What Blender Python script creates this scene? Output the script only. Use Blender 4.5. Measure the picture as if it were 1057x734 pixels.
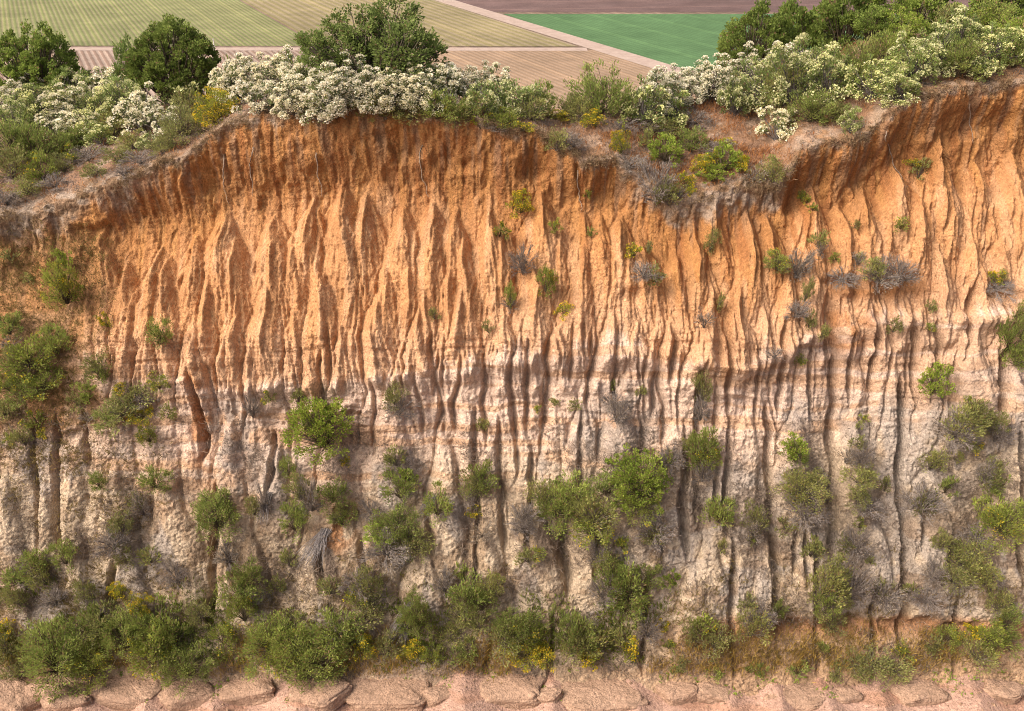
import bpy, math, random
import numpy as np
from mathutils import Vector, Matrix

for o in list(bpy.data.objects): bpy.data.objects.remove(o)
scene = bpy.context.scene
R = math.radians
# ---------------------------------------------------------------- camera
W, H = 1057, 734
FPX = 1028.0                     # focal length in photograph pixels
PITCH = math.atan(515 / FPX)     # looks down at the cliff from the air
DIST = 60.0                      # metres from the camera to the mean cliff slope
S = DIST / FPX                   # metres per pixel on that slope
RIGHT = np.array([1., 0, 0]); UPV = np.array([0, math.sin(PITCH), math.cos(PITCH)])
NRM = np.array([0, -math.cos(PITCH), math.sin(PITCH)])
ORG = np.array([0, 0, 20.0])
CAM = ORG + NRM * DIST
cam_d = bpy.data.cameras.new('camera'); cam = bpy.data.objects.new('camera', cam_d)
scene.collection.objects.link(cam); scene.camera = cam
cam_d.sensor_width = 36; cam_d.lens = 36 * FPX / W; cam_d.clip_start = .5; cam_d.clip_end = 12000
cam.location = CAM; cam.rotation_euler = (math.pi / 2 - PITCH, 0, 0)
# ---------------------------------------------------------------- sky, sun, exposure
SUN_EL, SUN_AZ = R(47), R(-120)  # azimuth from +Y towards +X: behind the camera, to its left
sd = Vector((math.sin(SUN_AZ) * math.cos(SUN_EL), math.cos(SUN_AZ) * math.cos(SUN_EL), math.sin(SUN_EL)))
world = bpy.data.worlds.new('World'); scene.world = world; world.use_nodes = True
wn = world.node_tree.nodes; wl = world.node_tree.links
sky = wn.new('ShaderNodeTexSky'); sky.sky_type = 'NISHITA'; sky.sun_disc = False
sky.sun_elevation = SUN_EL; sky.sun_rotation = SUN_AZ; sky.air_density = .5; sky.dust_density = 8.0; sky.ozone_density = .3
wl.new(sky.outputs[0], wn['Background'].inputs[0]); wn['Background'].inputs[1].default_value = .15
sun_d = bpy.data.lights.new('sun', 'SUN'); sun_d.energy = .85; sun_d.angle = R(34); sun_d.color = (1, .97, .94)
sun = bpy.data.objects.new('sun', sun_d); scene.collection.objects.link(sun)
sun.rotation_euler = (-sd).to_track_quat('-Z', 'Y').to_euler(); sun.location = (-30, -40, 90)
vs = scene.view_settings
vs.view_transform = 'Standard'; vs.look = 'None'; vs.gamma = 1; vs.use_curve_mapping = False
vs.exposure = 1.04
scene.cycles.max_bounces = 6; scene.cycles.diffuse_bounces = 3; scene.cycles.transparent_max_bounces = 4
scene.cycles.use_denoising = True; scene.cycles.denoiser = 'OPENIMAGEDENOISE'; scene.cycles.denoising_input_passes = 'RGB_ALBEDO_NORMAL'; scene.cycles.denoising_prefilter = 'NONE'; scene.cycles.filter_width = 1.0
# ---------------------------------------------------------------- terrain maths (numpy)
# The cliff is a relief over a slope that leans back 63 degrees. One unit below is 1/17 m.
RS = np.random.RandomState(7)
_TAB = np.random.RandomState(11).rand(1 << 16).astype(np.float32)
def _hash(ix, iy, seed):
    return _TAB[(ix * 374761 + iy * 668265 + seed * 97 * 131 + (ix * iy) * 31) & 0xFFFF]
def vnoise(x, y, seed=0):
    x = np.asarray(x, np.float32); y = np.asarray(y, np.float32)
    xi = np.floor(x); yi = np.floor(y)
    fx = x - xi; fy = y - yi
    xi = xi.astype(np.int64); yi = yi.astype(np.int64)
    fx = fx * fx * (3 - 2 * fx); fy = fy * fy * (3 - 2 * fy)
    a = _hash(xi, yi, seed); b = _hash(xi + 1, yi, seed)
    c = _hash(xi, yi + 1, seed); d = _hash(xi + 1, yi + 1, seed)
    return (a + (b - a) * fx) * (1 - fy) + (c + (d - c) * fx) * fy
def fbm(x, y, seed=0, octv=4, gain=.5):
    s = 0; a = 1; t = 0
    for o in range(octv):
        s = s + a * vnoise(x * 2 ** o + 17.3 * o, y * 2 ** o + 9.1 * o, seed + o * 13); t += a; a *= gain
    return s / t * 2 - 1
def ridged(x, y, seed=0):
    return 1 - np.abs(vnoise(x, y, seed) * 2 - 1)
def sstep(a, b, x):
    t = np.clip((x - a) / (b - a), 0, 1); return t * t * (3 - 2 * t)
def lerp(a, b, t): return a + (b - a) * t

GX0, GX1, GY0, GY1 = -36, 1093, -20, 764
gx = np.arange(GX0, GX1 + 1, dtype=np.float32); gy = np.arange(GY0, GY1 + 1, dtype=np.float32)
NX, NY = len(gx), len(gy)
XX, YY = np.meshgrid(gx, gy)

CREST = [(-70,235),(0,226),(40,216),(70,208),(100,200),(150,186),(185,168),(210,150),(250,130),(290,124),(330,121),(400,121),
         (480,132),(550,143),(580,157),(600,166),(620,172),(650,184),(690,204),(715,204),(740,198),(780,193),(805,188),(816,172),
         (822,158),(850,150),(888,146),(898,128),(912,112),(960,98),(1057,84),(1127,78)]
cr = np.interp(gx, [c[0] for c in CREST], [c[1] for c in CREST])
cr = cr + 11 * fbm(gx / 24, gx * 0, 3, 3) + 8 * fbm(gx / 8, gx * 0 + 4, 5, 4, .7)
crs = np.convolve(np.pad(cr, 12, mode='edge'), np.ones(25) / 25, mode='valid')
# smooth base profile (no noise): relief as a function of height on the slope
PROF_Y = [-30, 200, 260, 345, 430, 560, 640, 690, 716, 770]
PROF_H = [-28, -36, -29, -15, -10, 3, 12, 18, 23, 33]
def prof(y): return np.interp(y, PROF_Y, PROF_H)
def build_relief():
    d = YY - cr[None, :]                                # below the crest is positive
    base = prof(YY)
    # upper wall: slight overhang of the crust, then a steep face
    wall_len = np.interp(gx, [-70, 60, 200, 300, 560, 620, 800, 830, 1127], [50, 45, 70, 85, 70, 34, 34, 60, 80])[None, :]
    dS = YY - crs[None, :] - 7 * fbm(XX / 40, YY / 60, 29, 2)
    t = np.clip(dS / wall_len, 0, 1.4)
    lip = np.interp(gx, [-70, 90, 160, 520, 600, 640, 800, 830, 1127], [16, 18, 26, 26, 22, 12, 12, 24, 28])[None, :]
    h = base + lip * (1 - sstep(0, 1.0, t)) + 4 * np.exp(-(d / 7) ** 2)
    h -= 12 * np.exp(-((d - wall_len * 1.05) / 34) ** 2) * sstep(90, 160, XX)
    wig = 26 * fbm(YY / 90, XX / 60, 20, 2)
    # alcoves in the wall
    alc = sstep(.5, .7, vnoise(XX / 24 + .5 * fbm(XX / 15, YY / 18, 30, 2), dS / 60 + .6, 31)) * np.exp(-((dS - 38) / 24) ** 2)
    h -= 14 * alc * (wall_len > 45)
    colm = fbm(XX / 13 + .6 * fbm(XX / 20, YY / 25, 35, 2), YY / 40, 33, 4, .6)
    wm_ = sstep(2, 12, d) * (1 - sstep(wall_len * .9, wall_len * 1.5, d))
    h += 1.7 * colm * wm_
    blk = sstep(.38, .5, vnoise(XX / 15 + .8 * fbm(XX / 12, YY / 12, 36, 2), YY / 26, 37)) + .6 * sstep(.45, .55, vnoise(XX / 6, YY / 13 + .4 * fbm(XX / 6, YY / 9, 38, 2), 39))
    h += 4.0 * blk * wm_
    # large scale swell
    h += 12 * fbm(XX / 150, YY / 220, 41, 2)
    # ---- cones of the fluted orange band
    crust0 = sstep(20, 40, d)
    spur = np.full_like(h, -99.)
    def add_spur(ax, ay, k, w0, wmax, a, hm, ln, ribs, seed, sharp=1.15, lean=0., fade=0., ribk=1.):
        x0 = max(int(ax - wmax * 1.3 - 60 - GX0), 0); x1 = min(int(ax + wmax * 1.3 + 60 - GX0), NX)
        y0 = max(int(ay - GY0), 0); y1 = min(int(ay + ln * 1.35 - GY0), NY)
        if x1 <= x0 or y1 <= y0: return
        x = XX[y0:y1, x0:x1]; y = YY[y0:y1, x0:x1]; dd = np.maximum(y - ay, 0)
        cx = ax + lean * dd + 5 * fbm(dd / 40 + seed, dd * 0 + seed * 3, seed, 2) * np.clip(dd / 20, 0, 1)
        w = np.minimum(w0 + k * dd, wmax) * (1 + .22 * fbm(dd / 22, np.sign(x - cx) * 7 + seed, seed + 5, 2))
        th = (x - cx) / np.maximum(w, 1)
        H = hm * (1 - np.exp(-(a * dd + 1.) / hm)) * (1 - fade * np.clip(dd / ln, 0, 1) ** 1.4)
        prof_ = 1 - np.abs(th) ** sharp
        rb = (ridged(th * ribs + seed * 1.7 + dd * .006, dd / 60 + seed, seed + 9) - .5) * 1.0 + \
             (ridged(th * ribs * 2.1 + seed, dd / 40 + seed, seed + 19) - .5) * .5
        val = H * prof_ + ribk * rb * np.clip(dd * .2, 0, 4.4) * np.clip(1.3 - np.abs(th) * .6, .3, 1)
        val = val - 6 * np.maximum(np.abs(th) - 1, 0) - np.clip((dd - ln) / (ln * .35), 0, 1) ** 1.5 * (hm + 6)
        spur[y0:y1, x0:x1] = np.maximum(spur[y0:y1, x0:x1], val)
    UP = [(232,213),(243,238),(283,214),(302,238),(322,212),(153,276),(190,294),(217,288),(100,282),(263,268),(200,250),(355,198),
          (378,204),(376,248),(337,258),(300,264),(265,284),(255,330),(365,284),(285,328),(415,204),(445,214),(430,228),(478,238),
          (470,206),(530,258),(505,222),(558,203),(638,240),(603,220),(620,208),(660,232),(715,224),(705,278),(755,263),(795,303),
          (625,298),(680,308),(735,214),(770,222),(790,214),(947,202),(978,198),(1010,170),(1030,238),(915,208),(865,203),(970,148),
          (1047,150),(925,158),(840,190),(890,178),(832,236),(760,300),(580,240),(545,300),(500,290),(410,290),(400,250),(455,270),
          (425,310),(330,320),(310,350),(230,330),(210,345),(180,340),(395,330),(350,335),(470,320),(515,320),(575,300),(600,290),
          (650,300),(1000,230),(1060,220),(1080,170),(1105,210),(-30,280),(960,260),(1015,280),(1050,290),(990,270),(640,210),
          (730,300),(870,250),(890,245),(850,262),(130,320),(160,360),(720,330)]
    ribs_ = np.zeros_like(h); rib2 = np.zeros_like(h)
    def tent(dst, ax, ay, lean, w0, k, wmax, hm, ln, sharp=1.0):
        half = wmax + abs(lean) * ln * 1.15 + 4
        x0 = max(int(ax - half - GX0), 0); x1 = min(int(ax + half + 1 - GX0), NX)
        y0 = max(int(ay - 1 - GY0), 0); y1 = min(int(ay + ln * 1.15 - GY0), NY)
        if x1 - x0 < 3 or y1 - y0 < 3: return
        dd = gy[y0:y1, None] - ay; x = gx[None, x0:x1]
        w = np.minimum(w0 + k * np.maximum(dd, 0), wmax)
        th = np.abs(x - (ax + lean * dd + 1.6 * np.sin(dd / 13 + ax) * np.minimum(dd / 30, 1))) / w
        v = hm * np.clip((dd + 2) / 14, 0, 1) * np.maximum(1 - th ** 1.7, 0) ** sharp * (1 - sstep(ln * .8, ln * 1.15, dd))
        dst[y0:y1, x0:x1] = np.maximum(dst[y0:y1, x0:x1], v)
    YO = lambda x: np.interp(x, [-70, 100, 250, 400, 550, 680, 760, 860, 1000, 1127], [352, 382, 402, 386, 370, 366, 382, 336, 330, 318])
    cone_list = []
    UP = [(u, v) for u, v in UP if v < 256]
    rt = np.random.RandomState(61)
    for (t0, t1, sp_) in [(236, 266, 44), (264, 296, 37), (294, 324, 33), (322, 346, 28)]:        # staggered tiers further down
        u = 85. + rt.uniform(0, 20)
        while u < 1125:
            v = rt.uniform(t0, t1)
            if v > np.interp(u, gx, cr) + 45 and v < YO(u) - 18: UP.append((u, v))
            u += sp_ * rt.uniform(.6, 1.5)
    for i, (ax, ay) in enumerate(UP):
        r = np.random.RandomState(100 + i); ay = ay + r.uniform(-10, 16) * (ay < 256)
        ln = min(r.uniform(80, 140), max(YO(ax) + 18 - ay, 46)); wm = np.clip(ln * r.uniform(.28, .40), 16, 44); k = r.uniform(.27, .40); lean = r.uniform(-.10, .10)
        hm = wm * r.uniform(.85, 1.15)
        add_spur(ax, ay, k, 2.2, wm, r.uniform(.9, 1.3), hm, ln, 3., 200 + i * 3, .92, lean, .88)
        cone_list.append((ax, ay, k, wm, ln, lean))
    for i in range(0):                                  # smaller cones at staggered heights
        r = np.random.RandomState(900 + i)
        ax = r.uniform(80, 1125); ay = r.uniform(165, 365)
        if ay < np.interp(ax, gx, cr) + 42 or ay > YO(ax) - 14: continue
        ln = min(r.uniform(40, 85), max(YO(ax) + 14 - ay, 30)); wm = r.uniform(10, 20); k = r.uniform(.24, .4); lean = r.uniform(-.12, .12)
        add_spur(ax, ay, k, 1.8, wm, r.uniform(.8, 1.2), r.uniform(12, 22), ln, 2.4, 1500 + i * 3, .9, lean, .8)
        if i % 2: cone_list.append((ax, ay, k, wm, ln, lean))
    for i, (ax, ay, k, wm, ln, lean) in enumerate(cone_list):   # ribs that fan out from each cone, and ribs on those ribs
        r = np.random.RandomState(2600 + i)
        for j in range(int((14 + ln / 4) * min(1, wm / 30 + .1))):
            dd = r.uniform(0, .85) ** 1.3 * ln; w = min(2 + k * dd, wm); th = r.uniform(-1.15, 1.15)
            lx = lean + th * k * (1 if w < wm else .6)
            l2 = r.uniform(.35, .75) * ln
            tent(ribs_, ax + lean * dd + th * w, ay + dd, lx, 1.6, r.uniform(.08, .14), r.uniform(2.6, 4.8), r.uniform(4.2, 7.6), l2, .8)
            for q in range(3):
                d2 = r.uniform(.1, .9) * l2; s_ = r.uniform(-6, 6)
                tent(rib2, ax + lean * dd + th * w + lx * d2 + s_, ay + dd + d2, lx + s_ * .02, 1.2, .1, r.uniform(1.8, 2.8), r.uniform(1.8, 3.2), r.uniform(20, 50), .8)
    spur = np.where(ribs_ > 0, np.maximum(spur, -1), spur) + (ribs_ + rib2) * sstep(0, 10, d - 12) * (1 - .8 * sstep(-6, 22, YY - YO(gx)[None, :]))
    leftveg = sstep(130, 70, XX + 22 * fbm(XX / 40, YY / 50, 51, 2)) * sstep(225, 260, YY)
    up_mask = 1 - .9 * leftveg
    h = h + np.maximum(spur, -1.) * up_mask
    # ---- buttresses of the pale band
    spur[:] = -99.
    LOW = [  # apex x, y, final half width, height, length
        (768,412,17,24,300),(818,412,33,26,300),(882,414,33,26,300),(735,533,16,18,150),(640,388,44,26,240),(698,420,22,22,220),
        (1000,322,62,24,420),(955,352,17,20,150),(1042,440,30,22,300),(915,340,16,20,120),(869,303,15,22,120),(905,312,10,18,110),
        (925,308,9,16,100),(845,350,14,16,90),(75,455,13,20,180),(50,488,11,20,150),(178,462,30,24,220),(242,425,36,24,260),
        (195,432,10,16,90),(288,445,24,20,200),(120,470,28,20,220),(10,480,30,24,220),(480,396,15,22,160),(455,438,22,22,220),
        (540,428,18,22,200),(505,436,17,20,180),(600,402,26,22,200),(566,430,18,22,200),(410,395,30,22,300),(350,430,40,20,280),
        (435,372,16,18,90),(480,350,16,18,90),(520,352,14,20,90),(548,352,12,18,80),(575,345,11,18,90),(598,338,12,18,80),
        (625,340,16,20,90),(660,338,17,20,90),(690,330,15,20,90),(715,322,18,20,120),(745,330,16,20,110),(775,345,14,20,100),
        (800,340,15,20,100),(395,372,14,14,60),(330,392,24,12,80),(270,400,30,14,90),(740,410,16,20,180),(760,480,14,16,160),
        (665,455,22,20,220),(610,480,26,22,220),(555,500,26,22,200),(500,520,28,22,180),(440,540,30,20,160),(390,520,30,18,180),
        (330,520,34,18,170),(260,540,36,18,150),(200,560,34,18,140),(140,560,32,18,130),(80,570,30,18,120),(20,590,30,16,110),
        (845,520,22,16,170),(905,530,24,16,170),(965,500,28,18,200),(1020,540,34,18,180),(1090,430,34,24,300),(-40,500,30,22,220),
        (790,560,16,16,130),(720,570,22,18,120),(660,580,28,18,120),(590,590,28,18,110),(530,600,24,16,100)]
    for i, (ax, ay, wm, hm, ln) in enumerate(LOW):
        r = np.random.RandomState(400 + i)
        add_spur(ax, ay, r.uniform(.24, .36), 3., wm * 1.22, r.uniform(.8, 1.2), hm * (1.35 if wm > 21 else 1.0), min(ln, r.uniform(110, 190)), r.uniform(1.2, 2.2), 3200 + i * 3, 3.2, r.uniform(-.06, .06), .6, .45)
    for i in range(46):                                  # stacked pinnacles
        r = np.random.RandomState(5900 + i)
        ax = r.uniform(-60, 1125); ay = r.uniform(325, 600) if r.rand() < .6 else r.uniform(325, 430)
        if ax < 180 and ay < 440: continue
        add_spur(ax, ay, r.uniform(.22, .4), 2, r.uniform(9, 20), r.uniform(.8, 1.4), r.uniform(14, 30), r.uniform(45, 110), r.uniform(1.4, 2.4), 7000 + i * 3, 2.8, r.uniform(-.06, .06), .7)
    lowm = sstep(320, 352, YY)
    fadeb = 1 - .7 * sstep(590, 670, YY + 14 * fbm(XX / 40, YY * 0, 61, 2))
    lv2 = 1 - .7 * leftveg * sstep(470, 430, YY)
    h = h + np.maximum(spur, 8. + 5 * fbm(XX / 20, YY / 26, 67, 2)) * lowm * fadeb * lv2
    tl_ = YY - YO(gx)[None, :] - 8 * fbm(XX / 34, YY * 0, 63, 3)
    h = h + (13 * np.exp(-((tl_ - 4) / 8) ** 2) + 9 * np.exp(-((tl_ - 30) / 7) ** 2)) * sstep(.2, .6, vnoise(XX / 13, YY / 22, 65)) * sstep(230, 300, XX) * crust0
    # ---- named slots (dark vertical clefts)
    SLOT = [(789,425,801,655,2.6,22),(857,312,858,575,2.4,24),(927,395,934,665,2.6,22),(704,468,706,565,2.6,24),(582,532,584,606,3.6,22),
            (528,372,533,480,1.8,18),(476,372,470,440,1.8,16),(440,528,444,562,2.6,16),(40,446,44,560,2.4,14),(62,436,64,560,2.2,14),(92,430,95,470,2.4,14),(204,392,214,468,4,18),(286,452,282,500,2.6,16),
            (850,306,850,372,3,20),(898,318,899,400,2,16),(1000,296,998,345,3,20),(1033,360,1030,425,4,22),(691,348,690,384,3.4,20),
            (636,342,634,420,1.6,14),(745,335,748,420,1.8,16),(612,350,608,420,1.6,14),(565,355,560,440,1.6,14),(545,360,540,440,1.6,14),
            (500,375,503,450,1.6,14),(455,372,452,440,2,14),(430,392,436,440,1.6,12),(678,390,684,440,1.8,16),(720,380,716,470,1.8,18),
            (805,335,803,420,2,16),(830,345,833,420,1.6,14),(875,350,877,410,1.4,12),(940,330,944,410,1.8,16),(965,330,968,400,1.8,16),
            (1046,450,1050,600,3,18),(985,360,975,420,1.6,12),(905,600,903,680,2.4,14),(985,625,987,690,2.4,14),(840,560,845,690,2.2,14),
            (752,560,758,690,2.2,14),(668,600,664,690,2.2,12),(508,660,500,712,2.2,12),(572,640,570,712,2.2,12),(225,500,220,640,3,16),
            (120,585,112,640,3,14),(330,560,335,600,4,14),(515,440,520,560,2,16),(490,430,496,540,2,14),(548,470,545,560,2,16),(600,430,596,500,2,12),(372,560,376,600,4,14),(660,430,658,480,1.6,10),(750,440,748,540,2,14),(735,470,733,530,2,12)]
    sl = np.zeros_like(h)
    for i, (x0, y0, x1, y1, w, dp) in enumerate(SLOT):
        t_ = np.clip((gy - y0) / (y1 - y0), 0, 1)
        cx = x0 + (x1 - x0) * t_ + 5 * fbm(gy / 30 + i, gy * 0 + i, 70 + i, 3)
        on = sstep(y0 - 14, y0 + 16, gy) * (1 - sstep(y1 - 14, y1 + 14, gy))
        ww = .62 * w * (.7 + .7 * vnoise(gy / 14, gy * 0 + i * 3, 7)) + .2
        c0 = max(int(min(x0, x1) - 30 - GX0), 0); c1 = min(int(max(x0, x1) + 30 - GX0), NX)
        q = np.exp(-np.abs((XX[:, c0:c1] - cx[:, None]) / ww[:, None]) ** 2.6)
        sl[:, c0:c1] = np.maximum(sl[:, c0:c1], 1.7 * dp * on[:, None] * q)
    for i in range(26):                                   # small unnamed clefts
        r = np.random.RandomState(8100 + i)
        x0 = r.uniform(225, 1120); y0 = r.uniform(335, 400) if r.rand() < .72 else r.uniform(420, 560); ln = r.uniform(25, 75)
        cx = x0 + r.uniform(-.05, .05) * (gy - y0) + 2.4 * fbm(gy / 20 + i, gy * 0 + i, 170 + i, 2)
        on = sstep(y0 - 8, y0 + 10, gy) * (1 - sstep(y0 + ln - 10, y0 + ln + 10, gy))
        c0 = max(int(x0 - 20 - GX0), 0); c1 = min(int(x0 + 20 - GX0), NX)
        q = np.exp(-np.abs((XX[:, c0:c1] - cx[:, None]) / r.uniform(1.0, 1.7)) ** 2.2)
        sl[:, c0:c1] = np.maximum(sl[:, c0:c1], r.uniform(9, 20) * on[:, None] * q)
    # ledges: overhung brows above hollows
    for (x0, x1, yb, ht, dp) in [(838,952,289,13,9),(640,668,300,20,9),(555,580,308,16,8),(700,745,655,12,6),(800,1040,640,16,10),(862,940,300,22,8),(330,372,520,26,9),(45,110,228,16,8),(60,100,445,14,8),(985,1060,300,10,6)]:
        yy_ = yb + 9 * fbm(gx / 30, gx * 0 + yb, 91, 3)
        m = sstep(x0 - 6, x0 + 8, gx) * (1 - sstep(x1 - 8, x1 + 6, gx))
        q = sstep(-1.5, 1.5, YY - yy_[None, :]) * (1 - sstep(ht * .4, ht * 1.3, YY - yy_[None, :]))
        sl = np.maximum(sl, dp * m[None, :] * q * sstep(.25, .6, vnoise(XX / 17, YY * 0 + yb, 93)))
    # plateau above the crest
    back = np.interp(gx, [-70, 110, 200, 560, 610, 790, 830, 900, 1127], [1.0, 1.25, 1.9, 1.9, .85, .85, 1.3, 1.15, 1.0])
    back = np.convolve(np.pad(back, 40, mode='edge'), np.hanning(81) / np.hanning(81).sum(), mode='valid')[None, :]
    h0 = h.copy()
    rough = 2.2 * fbm(XX / 26, YY / 18, 81, 4)
    e = np.zeros_like(h)
    h = h + rough - sl
    # ---- erosion: rain runs down the slope row by row, cutting rills that join into gullies
    crust = sstep(-4, 5, d); thick = np.interp(gx, [-70, 120, 220, 640, 660, 800, 820, 1127], [18, 16, 8, 8, 16, 16, 8, 8])[None, :]
    crust_e = sstep(thick * .3, thick, d)
    Kx = crust_e * (1 - .82 * leftveg) * lerp(lerp(.08, .2, sstep(310, 350, YY)), .12, sstep(400, 450, YY)) * (1 - .8 * sstep(600, 660, YY)) * (1 - sstep(690, 712, YY))
    hard = .72 + .55 * vnoise(XX / 30, YY / 9, 55)          # bedding and blocks of differing strength
    rain = (.6 + .8 * vnoise(XX / 3, YY / 3, 56)).astype(np.float32)
    tal = lerp(2.6, 3.4, sstep(330, 365, YY)) ; tal = lerp(tal, 3.4, sstep(400, 440, YY)); tal = lerp(2.2, tal, sstep(20, 70, d))
    h = h.astype(np.float32); K = (Kx * hard).astype(np.float32)
    for it in range(70):
        A = rain.copy()
        for r in range(NY - 1):
            a = A[r]; hn = h[r + 1]; c = h[r]
            dl = np.empty_like(c); dr = np.empty_like(c)
            dl[1:] = c[1:] - hn[:-1]; dl[0] = -9; dr[:-1] = c[:-1] - hn[1:]; dr[-1] = -9
            dc = c - hn
            m = np.maximum(np.maximum(dl * .8, dr * .8), dc)
            wl = np.exp((dl * .8 - m) * 3); wr = np.exp((dr * .8 - m) * 3); wc = np.exp((dc - m) * 3)
            s = a / (wl + wr + wc)
            nx = A[r + 1]
            nx += s * wc; nx[:-1] += (s * wl)[1:]; nx[1:] += (s * wr)[:-1]
        h -= .0135 * K * np.minimum(A, 5000.) ** .42
        for _ in range(2):                                  # side walls slump to their limit
            g = h[:, 1:] - h[:, :-1]
            ex = np.sign(g) * np.maximum(np.abs(g) - .5 * (tal[:, 1:] + tal[:, :-1]), 0) * .25
            h[:, 1:] -= ex; h[:, :-1] += ex
        if it % 3 == 0:
            h[1:-1] += .06 * (h[2:] + h[:-2] - 2 * h[1:-1])
    # ---- fine detail after erosion: bedding, crumbs, pits
    bw = 1.8 * fbm(XX / 50, YY / 30, 97, 3)
    bed = sstep(.3, .7, vnoise(YY / 4.2 + bw, XX / 60, 98)) - .5 + .7 * (vnoise(YY / 2.1 + bw * 2, XX / 30, 198) - .5)
    bedm = sstep(335, 365, YY) * (1 - sstep(430, 500, YY)) * (.3 + .7 * sstep(.3, .6, vnoise(XX / 40, YY / 30, 199)))
    h += (2.2 * bed * bedm + .6 * bed * (1 - bedm)) * crust
    crumb = np.abs(fbm(XX / 6, YY / 6, 99, 4, .62)); g2 = fbm(XX / 2.2, YY / 2.2, 101, 2)
    pit = sstep(.72, .86, vnoise(XX / 3.4, YY / 3.0, 107)) * sstep(.4, .6, vnoise(XX / 26, YY / 26, 109))
    lowr = sstep(380, 450, YY); toprough = 1 - sstep(0, 26, d)
    h += (lerp(1.8, 3.4, np.maximum(lowr, 2. * toprough)) * (.35 - crumb) + lerp(.8, 1.5, lowr) * g2 - 1.7 * pit * lerp(.5, 1, lowr)) * (1 - .9 * sstep(712, 724, YY))
    vert = fbm(XX / 3.0, YY / 34, 103, 3)
    h += .7 * vert * crust * (1 - sstep(300, 420, YY))
    # talus fans of sand at the foot
    fanc = [(-20,712,1.3),(28,706,.9),(93,697,1.2),(160,700,1.),(228,703,1.),(318,690,1.6),(372,712,1.),(478,690,1.5),(569,702,1.2),(655,704,1.2),(752,706,1.2),(800,700,1.),(848,703,1.4),(906,706,1.2),(1000,700,2.4),(1090,706,1.4)]
    sp = prof(YY) + 3 + np.maximum(YY - 716, -30) * lerp(.5, 1.35, sstep(700, 724, YY))
    sand = sp + 3 * fbm(XX / 60, YY / 30, 141, 3)
    for (fx, fy, fs) in fanc:
        fy = fy - 3
        dd = np.maximum(YY - fy, 0)
        f = prof(YY) + 4 + dd * 1.25 - 1.0 * np.sqrt((XX - fx - 3 * fbm(YY / 9, YY * 0 + fx, 3, 2)) ** 2 / fs + 6) - np.maximum(fy - YY, 0) * 3
        k = 9.; m = np.clip(.5 + .5 * (f - sand) / k, 0, 1); sand = sand + (f - sand) * m + k * m * (1 - m)
    sand = sand + .25 * fbm(XX / 3, YY / 3, 143, 3)
    sandm = (sand > h) & (YY > 690)
    h = np.where(YY > 690, np.maximum(h, sand), h)
    # plateau
    dup = np.maximum(-d, 0)
    dup = np.maximum(crs[None, :] - YY, 0)
    lipidx = np.clip((cr - GY0).astype(int), 0, NY - 1)
    hl = h[lipidx, np.arange(NX)]
    k9 = np.hanning(63); k9 /= k9.sum(); hls = np.convolve(np.pad(hl, 31, mode='edge'), k9, mode='valid')
    top = hls[None, :] + 1.5 - back * np.maximum(dup, 0) - .5 * np.minimum(dup, 10) * .0 + (5.0 * fbm(XX / 24, YY / 14, 121, 5, .6) + 2.5 * (.3 - np.abs(fbm(XX / 7, YY / 4, 123, 3)))) * sstep(0, 14, dup)
    h = lerp(h, top, sstep(-1, 5, np.maximum(-d, 0)))
    return h.astype(np.float32), d, leftveg, sandm.astype(np.float32), sl, A
# ---------------------------------------------------------------- helpers
COL = scene.collection
def mesh_np(name, v, f, col=None, smooth=True):
    """v (n,3), f (m,3 or 4) -> mesh, with an optional colour per vertex"""
    v = np.asarray(v, np.float32); f = np.asarray(f, np.int32)
    me = bpy.data.meshes.new(name)
    k = f.shape[1]
    me.vertices.add(len(v)); me.vertices.foreach_set('co', v.ravel())
    me.loops.add(f.size); me.loops.foreach_set('vertex_index', f.ravel())
    me.polygons.add(len(f)); me.polygons.foreach_set('loop_start', np.arange(0, f.size, k, dtype=np.int32))
    try: me.polygons.foreach_set('loop_total', np.full(len(f), k, np.int32))
    except Exception: pass
    me.polygons.foreach_set('use_smooth', np.full(len(f), smooth, bool))
    if col is not None:
        c = np.ones((len(v), 4), np.float32); c[:, :col.shape[1]] = col
        at = me.attributes.new('Col', 'FLOAT_COLOR', 'POINT'); at.data.foreach_set('color', c.ravel())
    me.update(calc_edges=True)
    return me
def link(name, me, mat=None, parent=None, **props):
    o = bpy.data.objects.new(name, me); COL.objects.link(o)
    if mat is not None and me is not None and not me.materials: me.materials.append(mat)
    if parent is not None: o.parent = parent
    for k, val in props.items(): o[k] = val
    return o
def lin(r, g, b):
    f = lambda c: (c / 255 / 12.92 if c <= 10 else ((c / 255 + .055) / 1.055) ** 2.4)
    return np.array([f(r), f(g), f(b)], np.float32)
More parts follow.
